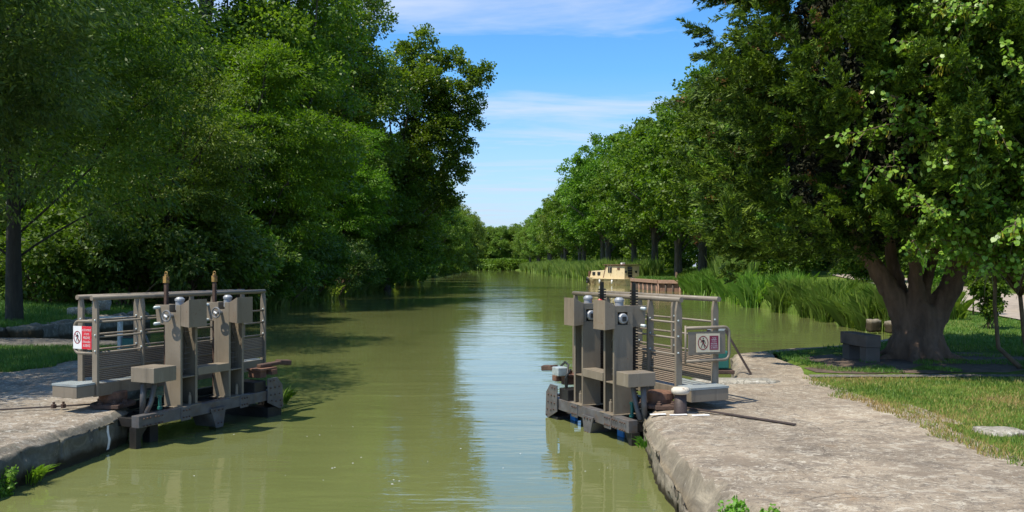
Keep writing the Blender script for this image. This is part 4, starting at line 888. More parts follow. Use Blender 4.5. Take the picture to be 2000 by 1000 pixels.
for x, y, s, lab in ((-17, 474, 1.6, 'pale hazy tree closing the canal end, left of the notch of sky'), (-7, 473, 1.45, 'pale hazy tree closing the canal end, under the notch of sky'), (3.5, 470, 1.5, 'pale hazy tree closing the canal end, right of the notch of sky')):
    o = copy_tree(dk); place(o, (x, y, 0.3), x, s, lab, 'trees closing the canal end'); recolor(o, M['leaf_far'])
# --- wood behind and at the end of the canal: reads as one mass
def wood(name, seed, pts, leaf, label, per=40, ll=0.5):
    lobes = [(np.array([x, y, z], float), np.array([q, q, q * 0.9])) for x, y, z, q in pts]
    V, _ = foliage(seed, lobes, len(lobes) * 80, per, ll, ll * 0.8, 1.3, 0.7, 0.1)
    tag(np_mesh(name, V, 4, leaf), label, 'wood', kind='stuff')
r = R_(71)
wood('woodland', 71, [(PX(p, y) - 2, y, z, r.uniform(3.2, 4.5)) for p, y in ((-60, 52), (40, 58), (150, 56), (260, 60), (340, 62), (430, 62), (520, 68), (610, 78), (690, 92), (740, 110)) for z in (3.5, 9, 15)], M['leaf_ash'], 'dense dark woodland filling the space behind the left bank trees')
wood('woodland', 72, [(30 + r.uniform(-2, 5), y, z + 1, r.uniform(3.5, 5)) for y in range(36, 200, 8) for z in (3.0, 8.0)] + [(lerp(BANK_R, y) + 15, y, z + 1, r.uniform(4.5, 6)) for y in range(200, 450, 11) for z in (3.0, 9.0)], M['leaf_ash'], 'dark woodland behind the row of plane trees on the right', 34, 0.6)
wood('woodland', 73, [(x, 470 + abs(x) * 0.3 + r.uniform(0, 12), z, r.uniform(5.5, 7)) for x in range(-70, 40, 8) for z in (1.5, 6, 12, 18)], M['leaf_far'], 'far wood closing the end of the canal', 40, 1.1)
wood('undergrowth', 74, [(x, (438 if x > -9 else 458) + r.uniform(-2, 3), z, 2.6) for x in np.arange(-24, 8, 2.2) for z in (0.8, 3.0)], M['leaf_far'], 'low undergrowth along the water where the canal ends', 30, 0.8)
# --- shrubs along the left water's edge
sh_l = sub_lobes(R_(81), (0, 0, 1.3), (1.7, 1.6, 1.4), 12, (0.5, 0.9), -0.3) + [(np.array([0, 0, 1.0]), np.array([1.2, 1.2, 1.0]))]
def shrub(seed, leaf, ll_, lw_):
    root = empty('bank_shrub'); V, Cs = foliage(seed, sh_l, 260, 44, ll_, lw_, 0.36, 0.55, 0.1, 0.5, 0.35); np_mesh('foliage', V, 4, leaf, root)
    mb = MB(); rr = R_(seed)
    for k, i in enumerate(rr.choice(len(Cs), 14, replace=False)): limb(mb, (rr.normal() * 0.1, rr.normal() * 0.1, -0.3), Cs[i], 0.035, 0.008, seed + k, 5, 0.1)
    mb.build('stems', M['twig'], root, smooth=True); return root
s1 = shrub(82, M['leaf_ash'], 0.13, 0.075); s2 = shrub(83, M['leaf_grey'], 0.14, 0.06)
SH = [(95, 30, 1.2, 0, 'shrub behind the grass, directly above the handrail of the handwheel gate'), (185, 31, 1.4, 0, 'dark shrub right of the ivy-clad trunk'), (255, 30.5, 1.45, 1, 'grey-green shrub above the warning sign'), (330, 32, 1.35, 0, 'dark shrub behind the first rusty rack'),
      (385, 33, 1.6, 1, 'grey-green shrub with pale leaf tips between the two rusty racks'), (452, 35, 1.5, 0, 'dark shrub behind the second rusty rack'), (508, 37, 1.45, 1, 'grey-green shrub at the right end of the handrail, branches over water'),
      (560, 41, 1.4, 0, 'dark shrub right of the handwheel gate, dipping in the water'), (610, 46, 1.5, 1, 'greyish shrub low over the shaded water'), (655, 52, 1.5, 0, 'dark low shrub where reflections begin'), (700, 58, 1.6, 1, 'greyish overhanging shrub below the tall poplars'),
      (745, 68, 1.5, 0, 'dark small shrub halfway to the leaning poplar'), (790, 82, 1.5, 0, 'dark shrub below the leaning poplar'), (835, 104, 1.7, 0, 'farthest dark shrub hanging over the left water edge'),
      (150, 38, 2.3, 0, 'tall dark thicket left of the olive weeping tree'), (300, 40, 2.4, 0, 'tall dark thicket beneath the olive weeping tree'), (430, 42, 2.2, 0, 'tall dark thicket beneath the bright locust'), (20, 34, 2.0, 0, 'dark thicket behind the leaning ivy-clad trunk')]
for i, (px, y, s, k, lab) in enumerate(SH):
    o = (s1, s2)[k] if i < 1 or (k == 1 and not s2.get('label')) else copy_tree((s1, s2)[k])
    x = PX(px, y); b = lerp(BANK_L, y); x = min(x, b + 0.2) if px > 480 else min(x, b - 0.2)
    place(o, (x, y, 0.25 if px > 480 else 0.6), i * 1.3, s, lab, 'shrubs along the left bank', 'shrub')

# ------------------------------------------------------------------ the cypress, its trunk and the bench
def cypress():
    root = empty('cypress_tree', (7.55, 15.9, 0.44)); tag(root, 'big dark cypress with a broad forking reddish trunk on the right lawn', 'tree')
    r = R_(91); prof = [(1.55, 2.2), (1.9, 3.0), (2.4, 3.65), (3.1, 4.05), (4.2, 4.15), (5.3, 4.1), (6.6, 3.8), (8.2, 3.1), (9.8, 2.1), (11.4, 0.8), (12.4, 0.1)]
    zs, rs = zip(*prof); P = []; D = []; Ln = []
    for k in range(1060):
        z = 2.25 + 9.6 * r.random() ** 1.25; a = r.uniform(0, 2 * math.pi)
        if k >= 900: z = r.uniform(3.6, 9.0); a = -math.pi / 2 + r.uniform(-0.75, 0.75)
        q = float(np.interp(z, zs, rs)) * r.uniform(0.74, 1.12)
        o = np.array([math.cos(a), math.sin(a), 0.0]); tip = o * q + np.array([0, 0, z])
        bd = unit(o + np.array([0, 0, r.uniform(0.0, 0.9)]) + r.normal(size=3) * 0.22); bl = r.uniform(0.7, 1.2); wd = r.uniform(0.05, 0.11)
        for j in range(11):   # sprays set along the bough: the outer ones reach up and out, the inner ones hang
            t = r.random() ** 0.9; p = tip - bd * bl * t + r.normal(size=3) * np.array([wd, wd, wd * 0.7]) * (0.4 + 1.0 * t)
            d = unit(bd * 1.1 + r.normal(size=3) * 0.34 + np.array([0, 0, 0.25 if t < 0.3 else -0.55 * t])); P.append(p); D.append(d); Ln.append(r.uniform(0.30, 0.58) * (1.15 - 0.4 * t))
    P = np.array(P); D = np.array(D); Ln = np.array(Ln); n = len(P); per = 80
    ci = np.repeat(np.arange(n), per); m = len(ci); t = r.random(m)
    perp = unit(np.cross(D[ci], r.normal(size=(m, 3)))); sp = (0.085 * (1 - 0.75 * t) + 0.008) * r.random(m) ** 0.5
    C = P[ci] + D[ci] * (Ln[ci] * (t - 0.25))[:, None] + perp * sp[:, None]; C[:, 2] -= 0.10 * t * t
    A = unit(D[ci] * 1.0 + perp * 0.75 + np.array([0, 0, -0.15]) + r.normal(size=(m, 3)) * 0.2); s = r.uniform(0.6, 1.35, m)
    NN = unit(perp * 0.8 + np.array([0, 0, 0.75]) + r.normal(size=(m, 3)) * 0.35)
    np_mesh('crown', leaves(C, A, NN, 0.098 * s, 0.027 * s), 4, M['leaf_cypress'], root)
    # inner foliage, near-black: shade of the gaps between boughs put into its colour
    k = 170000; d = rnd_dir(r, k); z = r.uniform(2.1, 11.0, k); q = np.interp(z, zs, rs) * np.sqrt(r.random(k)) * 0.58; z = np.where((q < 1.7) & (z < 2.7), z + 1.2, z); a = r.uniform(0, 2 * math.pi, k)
    C = np.stack([np.cos(a) * q, np.sin(a) * q, z], -1); np_mesh('inner_twigs', leaves(C, d, rnd_dir(r, k), np.full(k, 0.13), np.full(k, 0.05)), 4, M['inner_shade'], root)
    # dry brown tufts
    sel = r.choice(n, 260, replace=False); ci = np.repeat(sel, 40); m = len(ci)
    C = P[ci] + r.normal(size=(m, 3)) * 0.06 + D[ci] * 0.12; np_mesh('dry_tufts', leaves(C, rnd_dir(r, m), rnd_dir(r, m), np.full(m, 0.07), np.full(m, 0.03)), 4, M['leaf_brown'], root)
    mb = MB()
    def tb(pts, rad): mb.tube(pts, rad, 14)
    tb([(0, 0, -0.25), (0, 0, 0.05), (0.0, 0, 0.35), (0.02, 0, 0.75), (0.04, 0, 1.0)], [0.60, 0.48, 0.40, 0.38, 0.30])
    tb([(-0.14, -0.02, 0.3), (-0.22, 0, 0.7), (-0.40, 0, 1.1), (-0.66, 0.05, 1.55), (-0.98, 0.1, 2.05), (-1.4, 0.1, 3.2), (-1.7, 0.1, 4.6)], [0.24, 0.25, 0.20, 0.17, 0.15, 0.12, 0.07])
    tb([(0.16, -0.02, 0.3), (0.25, 0, 0.65), (0.44, 0, 1.0), (0.66, 0, 1.4), (0.82, 0, 1.9), (0.95, 0, 2.6), (1.15, 0.1, 4.5)], [0.24, 0.25, 0.22, 0.20, 0.185, 0.17, 0.08])
    tb([(-0.05, 0.15, 0.7), (-0.20, 0.2, 1.2), (-0.36, 0.3, 1.9), (-0.4, 0.3, 5)], [0.2, 0.13, 0.11, 0.05])
    tb([(0.0, -0.10, 0.6), (-0.06, -0.12, 1.1), (-0.10, -0.14, 1.6), (-0.20, -0.2, 2.4), (-0.1, 0, 6)], [0.22, 0.15, 0.12, 0.10, 0.05])
    tb([(0.06, 0.0, 0.8), (0.12, 0.0, 1.2), (0.24, 0.05, 1.55), (0.42, 0.1, 2.1), (0.5, 0.2, 4)], [0.2, 0.12, 0.095, 0.09, 0.05])
    for a, l in ((0.1, 0.55), (0.9, 0.45), (-0.6, 0.6), (-1.4, 0.5), (-2.1, 0.55), (2.6, 0.5), (-2.9, 0.5), (1.8, 0.4)):
        c, s = math.cos(a), math.sin(a); tb([(c * 0.22, s * 0.22, 0.55), (c * 0.36, s * 0.36, 0.22), (c * 0.55, s * 0.55, 0.03), (c * (0.4 + l), s * (0.4 + l), -0.06)], [0.16, 0.15, 0.10, 0.05])
    tr = mb.build('trunk', M['bark_red'], root)
    rm = tr.modifiers.new('merge', 'REMESH'); rm.mode = 'VOXEL'; rm.voxel_size = 0.035; rm.use_smooth_shade = True
    sm = tr.modifiers.new('soften', 'SMOOTH'); sm.iterations = 6; sm.factor = 0.5
    tx = bpy.data.textures.new('bark_flutes', 'CLOUDS'); tx.noise_scale = 0.14; dm = tr.modifiers.new('flutes', 'DISPLACE'); dm.texture = tx; dm.strength = 0.07; dm.texture_coords = 'LOCAL'
cypress()
def bench():
    root = empty('stone_bench', (6.38, 15.12, 0.44), math.radians(95)); tag(root, 'low dark slab bench on two blocks at the foot of the cypress', 'bench')
    b = MB(); b.box(-0.05, 0.92, -0.14, 0.14, 0.27, 0.49); b.build('seat', M['bench_stone'], root, 0.012)
    for x in (0.0, 0.66):
        b = MB(); b.box(x - 0.04, x + 0.20, -0.128, 0.128, -0.05, 0.268); b.build('leg', M['bench_stone'], root, 0.012)
bench()
# ------------------------------------------------------------------ the judas tree at the right edge
def judas():
    B = np.array([8.75, 14.2, 0.44]); root = empty('judas_tree', B); tag(root, 'round-leaved judas tree with hanging pods at the right edge', 'tree')
    r = R_(101); stems = [[(0, 0, -0.2), (-0.25, -0.05, 0.5), (-0.42, -0.2, 1.3), (-0.5, -0.5, 2.6), (-0.4, -0.7, 4.2), (-0.2, -0.8, 6.2)],
                          [(0.05, 0, -0.2), (-0.02, -0.1, 0.7), (0.0, -0.3, 1.8), (0.2, -0.6, 3.2), (0.5, -0.8, 5.6)], [(0.1, 0.1, -0.2), (0.4, 0.1, 0.8), (0.9, 0, 2.2), (1.4, -0.2, 4.4)],
                          [(-0.05, 0, -0.2), (-0.6, 0.1, 0.35), (-0.72, 0.0, 1.1), (-0.75, -0.1, 1.9)]]
    mb = MB()
    for s in stems: mb.tube(s, [0.045, 0.038, 0.032, 0.026, 0.02, 0.01][:len(s)], 8)
    tips = [(4.85, 12.4, 4.02), (5.38, 12.4, 4.66), (5.42, 12.3, 5.38), (5.72, 12.4, 2.50), (5.95, 12.2, 2.95), (5.5, 12.6, 5.0), (5.2, 12.5, 3.6), (5.55, 12.2, 3.25), (5.9, 12.6, 6.0), (5.75, 12.3, 4.3), (6.0, 12.0, 3.75), (6.3, 12.5, 2.35), (6.8, 12.3, 2.15), (7.4, 12.2, 2.2)]
    for _ in range(190): tips.append((r.uniform(5.95, 10.6), r.uniform(10.9, 14.6), r.uniform(2.35, 7.6)))
    P = []; A = []; Nn = []; PO = []
    def dress(crv, start, dens, pods=0.2):
        tang = unit(np.gradient(crv, axis=0)); n = len(crv)
        for j in range(start, n):
            side = np.cross(tang[j], [0, 0, 1]); side = side / (np.linalg.norm(side) + 1e-6)
            for sgn in (-1, 1):
                for q in range(dens):
                    off = side * sgn * r.uniform(0.01, 0.13 if j < n - 3 else 0.06) + np.array([0, 0, r.uniform(-0.13, 0.03)]) + tang[j] * r.uniform(-0.05, 0.05)
                    P.append(crv[j] + off); A.append(side * sgn * 0.7 + tang[j] * 0.5 + np.array([0, 0, -0.6]) + r.normal(size=3) * 0.3); Nn.append(np.array([-0.25, -0.35, 0.7]) + r.normal(size=3) * 0.5)
            if r.random() < pods and j < n - 3:
                for q in range(7): PO.append(crv[j] + np.array([r.normal() * 0.05, r.normal() * 0.05, -0.10 - r.random() * 0.07]))
    for i, t in enumerate(tips):
        t = np.array(t) - B; s = stems[0 if t[0] < -0.3 else (1 if t[0] < 0.6 else 2)]
        zc = max(1.2, t[2] - r.uniform(0.2, 1.6)); a = np.array([np.interp(zc, [q[2] for q in s], [q[k] for q in s]) for k in range(3)])
        mid = (a + t) / 2 + np.array([0, 0, r.uniform(0.05, 0.30) * np.linalg.norm(t - a)]); n = 20
        crv = np.array([(1 - u) ** 2 * a + 2 * u * (1 - u) * mid + u * u * t for u in np.linspace(0, 1, n)])
        mb.tube([tuple(c) for c in crv[::3]], [0.016 - 0.012 * k / (len(crv[::3])) for k in range(len(crv[::3]))], 6)
        dress(crv, n // 3, 3)
        for k in range(10):   # side twigs in every direction, drooping
            j = r.integers(n // 3, n - 1); d = unit(r.normal(size=3) + np.array([-0.15, -0.2, -0.15]) + 0.5 * unit(t - a)); L_ = r.uniform(0.25, 0.6)
            tw = np.array([crv[j] + d * L_ * u + np.array([0, 0, -0.18 * u * u]) for u in np.linspace(0, 1, 7)])
            mb.tube([tuple(c) for c in tw[::3]], [0.006, 0.004, 0.002], 5); dress(tw, 1, 1, 0.22)
    P = np.array(P); keep = P[:, 2] + B[2] > 2.12 + 0.15 * r.normal(size=len(P)); P = P[keep]; A = np.array(A)[keep]; Nn = np.array(Nn)[keep]
    A = unit(A); Nn = unit(Nn); S = unit(np.cross(A, Nn)); Nn = np.cross(S, A); m = len(P); sz = 0.033 * r.uniform(0.7, 1.25, (m, 1))
    outl = [(-0.75, 0.0, 0), (-1.0, 0.55, .15), (-0.45, 1.0, .22), (0.3, 0.85, .18), (1.0, 0.0, -.1), (0.3, -0.85, .18), (-0.45, -1.0, .22), (-1.0, -0.55, .15)]
    V = np.stack([P + A * sz * a + S * sz * b + Nn * sz * c for a, b, c in outl], 1); np_mesh('crown', V, 8, M['leaf_judas'], root)
    PO = np.array(PO); PO = PO[PO[:, 2] + B[2] > 2.1]; k = len(PO); np_mesh('seed_pods', leaves(PO, np.array([0, 0, -1]) + r.normal(size=(k, 3)) * 0.22, rnd_dir(r, k), r.uniform(0.07, 0.12, k), np.full(k, 0.018)), 4, M['pods'], root)
    mb.build('stems', M['twig'], root, smooth=True)
judas()
# --- young trees and bushes behind the cypress, by the path
def bush(name, loc, h, rad, leaf, label, stem=0.0, n=170, ll_=0.09, cat='shrub', group=None):
    root = empty(name, loc); tag(root, label, cat, group); lb = sub_lobes(R_(int(loc[1] * 10)), (0, 0, stem + (h - stem) * 0.52), (rad * 0.75, rad * 0.75, (h - stem) * 0.42), 10, (rad * 0.35, rad * 0.6), -1) + [(np.array([0, 0, stem + (h - stem) * 0.5]), np.array([rad * .6, rad * .6, (h - stem) * 0.4]))]
    V, Cs = foliage(int(loc[0] * 7), lb, n, 34, ll_, ll_ * 0.65, rad * 0.26, 0.8, 0.2); np_mesh('foliage', V, 4, leaf, root)
    mb = MB(); rr = R_(3)
    if stem: mb.tube([(0, 0, -0.1), (0.01, 0, stem), (0, 0, h * 0.8)], [0.03, 0.025, 0.01], 8)
    for k in range(8): limb(mb, (rr.normal() * 0.05, rr.normal() * 0.05, stem - 0.05), Cs[rr.integers(len(Cs))], 0.018, 0.005, k, 5)
    mb.build('stems', M['twig'], root, smooth=True); return root
bush('sapling', (16.0, 29.6, 0.5), 2.0, 0.62, M['leaf_bush'], 'young bright green sapling on a thin stem beside the gravel path', 0.75, 150, cat='tree')
bush('upright_shrub', (12.95, 23.2, 0.46), 1.95, 0.5, M['leaf_plane'], 'upright narrow shrub standing on the lawn right of the cypress trunk', 0.0, 190)
bush('bush', (15.6, 31.5, 0.5), 2.1, 0.8, M['leaf_bush'], 'bright bush seen through the fork of the cypress trunk', 0.0, 170)
bush('bush', (19.6, 31.0, 0.6), 2.3, 1.1, M['leaf_bush'], 'large bright bush at the right edge beyond the path', 0.0, 220, 0.11)
bush('bush', (20.5, 27.0, 0.6), 3.2, 1.6, M['leaf_plane'], 'tall dark bush at the right edge behind the judas stems', 0.0, 260, 0.12)
for i, (x, y, h, q, m, lab) in enumerate(((22.0, 52, 3.2, 2.2, 'leaf_ash', 'dark round bush beyond the path left of the cypress trunk'), (25.5, 49, 3.4, 2.4, 'leaf_ash', 'dark round bush beyond the path hidden by the cypress fork'), (29, 46, 3.8, 2.6, 'leaf_plane', 'green round bush beyond the path right of the cypress trunk'), (27, 36, 4.2, 2.6, 'leaf_plane', 'tall green bush beyond the path near the right edge'), (19.3, 60, 2.4, 1.9, 'leaf_ash', 'dark bush at the foot of the plane trees behind the reeds'))):
    bush('bush', (x, y, zr(x - lerp(BANK_R, y), y) - 0.1), h, q, M[m], lab, 0.0, 420, 0.2, group='bushes beyond the path')

# ------------------------------------------------------------------ grass, reeds, weeds
def blades(base, d, length, width, bend, seg=1):
    """triangular blades (seg=1) or arched strips; base (n,3), d lean direction (n,3 horizontal)"""
    n = len(base); r = RNG; L = length[:, None]; a = r.uniform(0, 2 * math.pi, n); s = np.stack([np.cos(a), np.sin(a), np.zeros(n)], -1) * width[:, None] / 2
    if seg == 1:
        tip = base + d * (L * bend[:, None]) + np.array([0, 0, 1]) * L * np.sqrt(np.maximum(0.05, 1 - bend[:, None] ** 2))
        return np.stack([base - s, base + s, tip], 1)
    V = []
    def at(t): return base + d * (L * bend[:, None] * t * t) + np.array([0, 0, 1]) * L * (t - 0.42 * bend[:, None] * t ** 3)
    s = np.stack([-d[:, 1], d[:, 0], np.zeros(n)], -1) * width[:, None] / 2 * r.choice([-1, 1], n)[:, None] + r.normal(size=(n, 3)) * width[:, None] * 0.12
    ts = np.linspace(0, 1, seg + 1); left = [at(t) - s * (1 - t ** 2 * 0.96) for t in ts]; right = [at(t) + s * (1 - t ** 2 * 0.96) for t in ts]
    return np.stack(left + right[::-1], 1)
def hdir(n, bias=(0, 0), k=1.0):
    a = RNG.uniform(0, 2 * math.pi, n); d = np.stack([np.cos(a) * k + bias[0], np.sin(a) * k + bias[1], np.zeros(n)], -1); return unit(d)
def scatter_tris(name, P, h, w, mat, label):
    n = len(P); s = RNG.uniform(0.6, 1.3, n)
    tag(np_mesh(name, blades(P, hdir(n), h * s, w * s, RNG.uniform(0.1, 0.8, n)), 3, mat), label, 'grass', kind='stuff')
def pts_in(n, x0, x1, y0, y1, keep, zf):
    x = RNG.uniform(x0, x1, n); y = y0 + (y1 - y0) * RNG.random(n) ** 1.35
    m = np.array([keep(a, b) for a, b in zip(x, y)]); x = x[m]; y = y[m]
    return np.stack([x, y, np.array([zf(a, b) for a, b in zip(x, y)])], -1)
def edge_noise(y): return 0.16 * mnoise.noise((y * 1.7, 5.5, 0)) + 0.12 * mnoise.noise((y * 6, 1.5, 0)) + 0.25 * mnoise.noise((y * 0.55, 8.5, 0))
P = pts_in(150000, 4.1, 12.5, 5.2, 13.3, lambda x, y: x > 4.34 + edge_noise(y) and x < 0.68 * y + 1.0 and (y < 13.1 + 0.1 * mnoise.noise((x * 3, 0, 0)) or x > 9.2), lambda x, y: 0.43)
scatter_tris('grass', P, 0.050, 0.011, M['grass'], 'short lawn with dry yellow patches beside the pale lockside')
P = pts_in(70000, 6.5, 24, 16.0, 36, lambda x, y: x > lerp(BANK_R, y) + 0.4 and x < 0.66 * y + 1.5 and not (y < 17.0 and x < 9.6) and not (x > 15.2 + (y - 24) * 0.25 and x < 24 and y > 24), lambda x, y: zg_r(x, y) + 0.01)
scatter_tris('grass', P, 0.075, 0.02, M['grass_green'], 'sunlit green lawn behind the cypress trunk')
P = pts_in(26000, 5.0, 12, 13.6, 17.0, lambda x, y: mnoise.noise((x * 1.1, y * 1.1, 2)) > (0.12 if y < 16 else -0.1), lambda x, y: zg_r(x, y) + 0.02)
scatter_tris('grass', P, 0.05, 0.012, M['grass_green'], 'sparse shaded tufts on the bare soil')
P = pts_in(60000, -16, -7.4, 13.9, 18.2, lambda x, y: x < -8.1 + 0.3 * mnoise.noise((y * 1.2, 2, 0)) + 0.12 * (y - 14) and x > -0.64 * y - 0.6, lambda x, y: 0.425)
scatter_tris('grass', P, 0.09, 0.016, M['grass_green'], 'patch of shaded grass between stone and paving on the left')
P = pts_in(70000, -22, -11.8, 20.6, 33, lambda x, y: x < lerp(BANK_L, y) - 0.1 and x > -0.64 * y - 0.6, lambda x, y: zl(lerp(BANK_L, y) - x, y) + 0.0)
scatter_tris('grass', P, 0.13, 0.025, M['grass_green'], 'green grass verge above the low stone kerb')
def reed_bed(name, base, h, w, mat, label, bend=(0.2, 0.9), bias=(-0.5, -0.2), seg=4):
    n = len(base); V = blades(base, hdir(n, bias, 0.8), h * RNG.uniform(0.55, 1.2, n), w * RNG.uniform(0.6, 1.3, n), RNG.uniform(*bend, n), seg)
    tag(np_mesh(name, V, 2 * (seg + 1), mat), label, 'reeds', kind='stuff')
def bank_pts(n, y0, y1, o0, o1, clump=1.5, power=1.0):
    k = max(8, int((y1 - y0) * clump)); cy = RNG.uniform(y0, y1, k); co = RNG.uniform(o0, o1, k); i = RNG.integers(0, k, n)
    y = cy[i] + RNG.normal(size=n) * 0.30; o = np.clip(co[i] + RNG.normal(size=n) * 0.27, o0 - 0.2, o1 + 0.4); x = np.array([lerp(BANK_R, b) for b in y]) + o
    z = np.array([max(-0.05, zr(max(0.0, a), b) - 0.25) if a > 0.1 else -0.1 for a, b in zip(o, y)]); return np.stack([x, y, z], -1)
reed_bed('reeds', bank_pts(14000, 27.5, 42, -0.3, 1.9, 1.7), 1.4, 0.022, M['reed'], 'arching bright green reeds nearest the cypress', (0.05, 0.7), (-0.1, -0.1))
reed_bed('reeds', bank_pts(13000, 41, 71, -0.4, 2.4, 1.3), 1.6, 0.036, M['reed'], 'tall arching reeds between the near reeds and the landing stage', (0.05, 0.7), (-0.1, -0.1))
reed_bed('reeds', bank_pts(1600, 56, 66, 0.6, 2.6, 1.2), 2.6, 0.06, M['reed_grey'], 'tall grey-green canes beside the landing stage', (0.05, 0.35))
reed_bed('reeds', bank_pts(12000, 100, 210, -0.5, 3.0, 1.2), 2.6, 0.13, M['reed_grey'], 'long strip of grey-green reeds beyond the cream boat', (0.05, 0.45), seg=3)
reed_bed('reeds', bank_pts(7000, 200, 420, -0.6, 3.2, 0.6), 3.2, 0.28, M['reed_grey'], 'distant reed fringe under the far plane trees', (0.05, 0.45), seg=3)
reed_bed('reeds', bank_pts(4200, 70, 104, 1.5, 5.5, 1.5), 0.9, 0.06, M['reed'], 'rough long grass on the bank behind the landing stage', (0.2, 0.9))
def left_pts(n, y0, y1):
    y = RNG.uniform(y0, y1, n); o = RNG.uniform(-0.5, 0.6, n); return np.stack([np.array([lerp(BANK_L, b) for b in y]) + o, y, np.full(n, -0.05)], -1)
reed_bed('reeds', left_pts(5200, 40, 120), 1.2, 0.06, M['reed_grey'], 'dark grey-green reed fringe along the shaded left bank', (0.2, 0.8), (0.6, -0.2), 3)
def weed(name, loc, n, h, label, spread=0.07, ll_=0.035):
    root = empty(name, loc); tag(root, label, 'weed', 'weeds growing from the lock walls'); mb = MB(); C = []; r = R_(int(abs(loc[0]) * 100))
    for k in range(n):
        tip = (r.normal() * spread, r.normal() * spread, h * r.uniform(0.6, 1.1)); pts = limb(mb, (r.normal() * 0.02, r.normal() * 0.02, -0.03), tip, 0.004, 0.002, k, 6)
        for p in pts[1:]:
            for q in range(9): C.append(np.array(p) + r.normal(size=3) * 0.016)
    C = np.array(C); m = len(C); np_mesh('leaves', leaves(C, rnd_dir(r, m) + np.array([0, 0, 0.2]), r.normal(size=(m, 3)) * 0.5 + np.array([0, -0.3, 0.8]), r.uniform(0.7, 1.3, m) * ll_, r.uniform(0.7, 1.2, m) * ll_ * 0.75), 4, M['weed'], root)
    mb.build('stems', M['weed'], root)
def tuft(loc, n, h, label, lean):
    base = np.array(loc) + RNG.normal(size=(n, 3)) * np.array([0.02, 0.04, 0.015]); V = blades(base, hdir(n, lean, 0.8), h * RNG.uniform(0.5, 1.1, n), np.full(n, 0.007), RNG.uniform(0.3, 1.0, n), 4)
    tag(np_mesh('grass_tuft', V, 10, M['weed']), label, 'grass tuft', 'weeds growing from the lock walls')
weed('leafy_weed', (-4.72, 7.98, 0.0), 7, 0.24, 'leafy green weed at the lower left corner of the dark wall')
tuft((-4.70, 8.40, 0.03), 90, 0.22, 'spiky grass tuft on the dark jointed wall just above the water', (0.9, -0.2))
tuft((1.40, 9.05, 0.24), 60, 0.13, 'small grass tuft in the rounded edge of the pale wall', (-0.8, -0.3))
weed('leafy_weed', (1.60, 5.92, 0.30), 9, 0.20, 'leafy weed on the pale stone edge, left of a pair', 0.06)
weed('leafy_weed', (1.80, 5.92, 0.34), 6, 0.12, 'shorter leafy weed on the pale stone edge, right of a pair', 0.05)
tuft((-3.36, 12.62, 0.12), 26, 0.34, 'thin grass growing from the tip of the handwheel gate', (0.9, 0.1))

# ------------------------------------------------------------------ stones and low walls
def rock(name, loc, size, mat, label, cat, group=None, seed=1, rz=0.0, rnd=0.42):
    bm = bmesh.new(); bmesh.ops.create_cube(bm, size=1); bmesh.ops.subdivide_edges(bm, edges=bm.edges[:], cuts=5, use_grid_fill=True)
    for v in bm.verts:
        p = v.co.copy(); sph = p.normalized() * 0.62; p = p.lerp(sph, rnd)
        k = 0.10 * mnoise.fractal((p.x * 2.2 + seed, p.y * 2.2, p.z * 2.2), 0.9, 2.1, 4); p += p.normalized() * k; v.co = Vector((p.x * size[0], p.y * size[1], p.z * size[2]))
    me = bpy.data.meshes.new(name); bm.to_mesh(me); bm.free(); me.materials.append(mat); me.polygons.foreach_set('use_smooth', [True] * len(me.polygons))
    o = bpy.data.objects.new(name, me); COL.objects.link(o); o.location = loc; o.rotation_euler = (0, 0, rz); return tag(o, label, cat, group)
rock('flat_stone', (5.02, 8.78, 0.425), (0.44, 0.36, 0.10), M['stone_block'], 'pale flat stone sunk in the lawn near the right edge', 'stone', seed=4)
rock('stone_slab', (3.3, 12.72, 0.40), (1.25, 0.5, 0.13), M['stone_block'], 'raised worn slab on the lockside behind the bollard', 'stone', seed=9, rz=0.05)
BL = [('square pale block of the broken bank wall, nearest the reeds', 11.95, 27.2, .5, .36, .5, .2), ('orange-stained block in the middle of the broken bank wall', 12.2, 26.5, .42, .36, .48, .5), ('grey block of the broken bank wall, leaning', 12.3, 25.9, .42, .38, .42, .9), ('small low block of the bank wall closest to the bench', 12.0, 25.0, .5, .35, .36, .3)]
for i, (lab, x, y, a, b_, c, rz) in enumerate(BL): rock('wall_block', (x - 0.42, y, 0.26), (a * 0.75, b_ * 0.75, c * 0.75), M['stone'], lab, 'stone', 'stones of the broken bank wall', seed=20 + i, rz=rz, rnd=0.14)
KB = [(-13.4, 20.35, .9, 'kerb stone farthest left, half sunk in grass'), (-12.55, 20.4, .8, 'kerb stone left of the sign, next to the sunken one'), (-11.85, 20.75, .75, 'kerb stone at the corner, just left of the sign')]
for i, (x, y, l, lab) in enumerate(KB): rock('kerb_stone', (x, y, 0.48), (l, 0.45, 0.42), M['stone_dark'], lab, 'stone', 'stones of the low basin wall', seed=31 + i)
for i, y in enumerate((21.6, 22.7, 23.8, 24.9, 26.0, 27.1)):
    rock('wall_stone', (-11.95, y, 0.25), (0.5, 1.08, 0.85), M['stone_dark'], 'stone of the basin wall seen through the rails, ' + ('first from the corner', 'second from the corner', 'third from the corner', 'fourth from the corner', 'fifth from the corner', 'last one before the shrubs')[i], 'stone', 'stones of the low basin wall', seed=41 + i)
for i, (x, y, s, lab) in enumerate(((-12.95, 25.3, .34, 'pale boulder in the grass, left of a small heap'), (-12.6, 25.6, .30, 'pale boulder in the grass, middle of a small heap'), (-12.45, 25.9, .42, 'pale boulder in the grass, topmost of a small heap'))):
    rock('boulder', (x, y, 0.78 + 0.22 * (i == 2)), (s, s, s * 0.9), M['stone_block'], lab, 'stone', 'pale boulders in the left grass', seed=51 + i)
n = 26; V = []
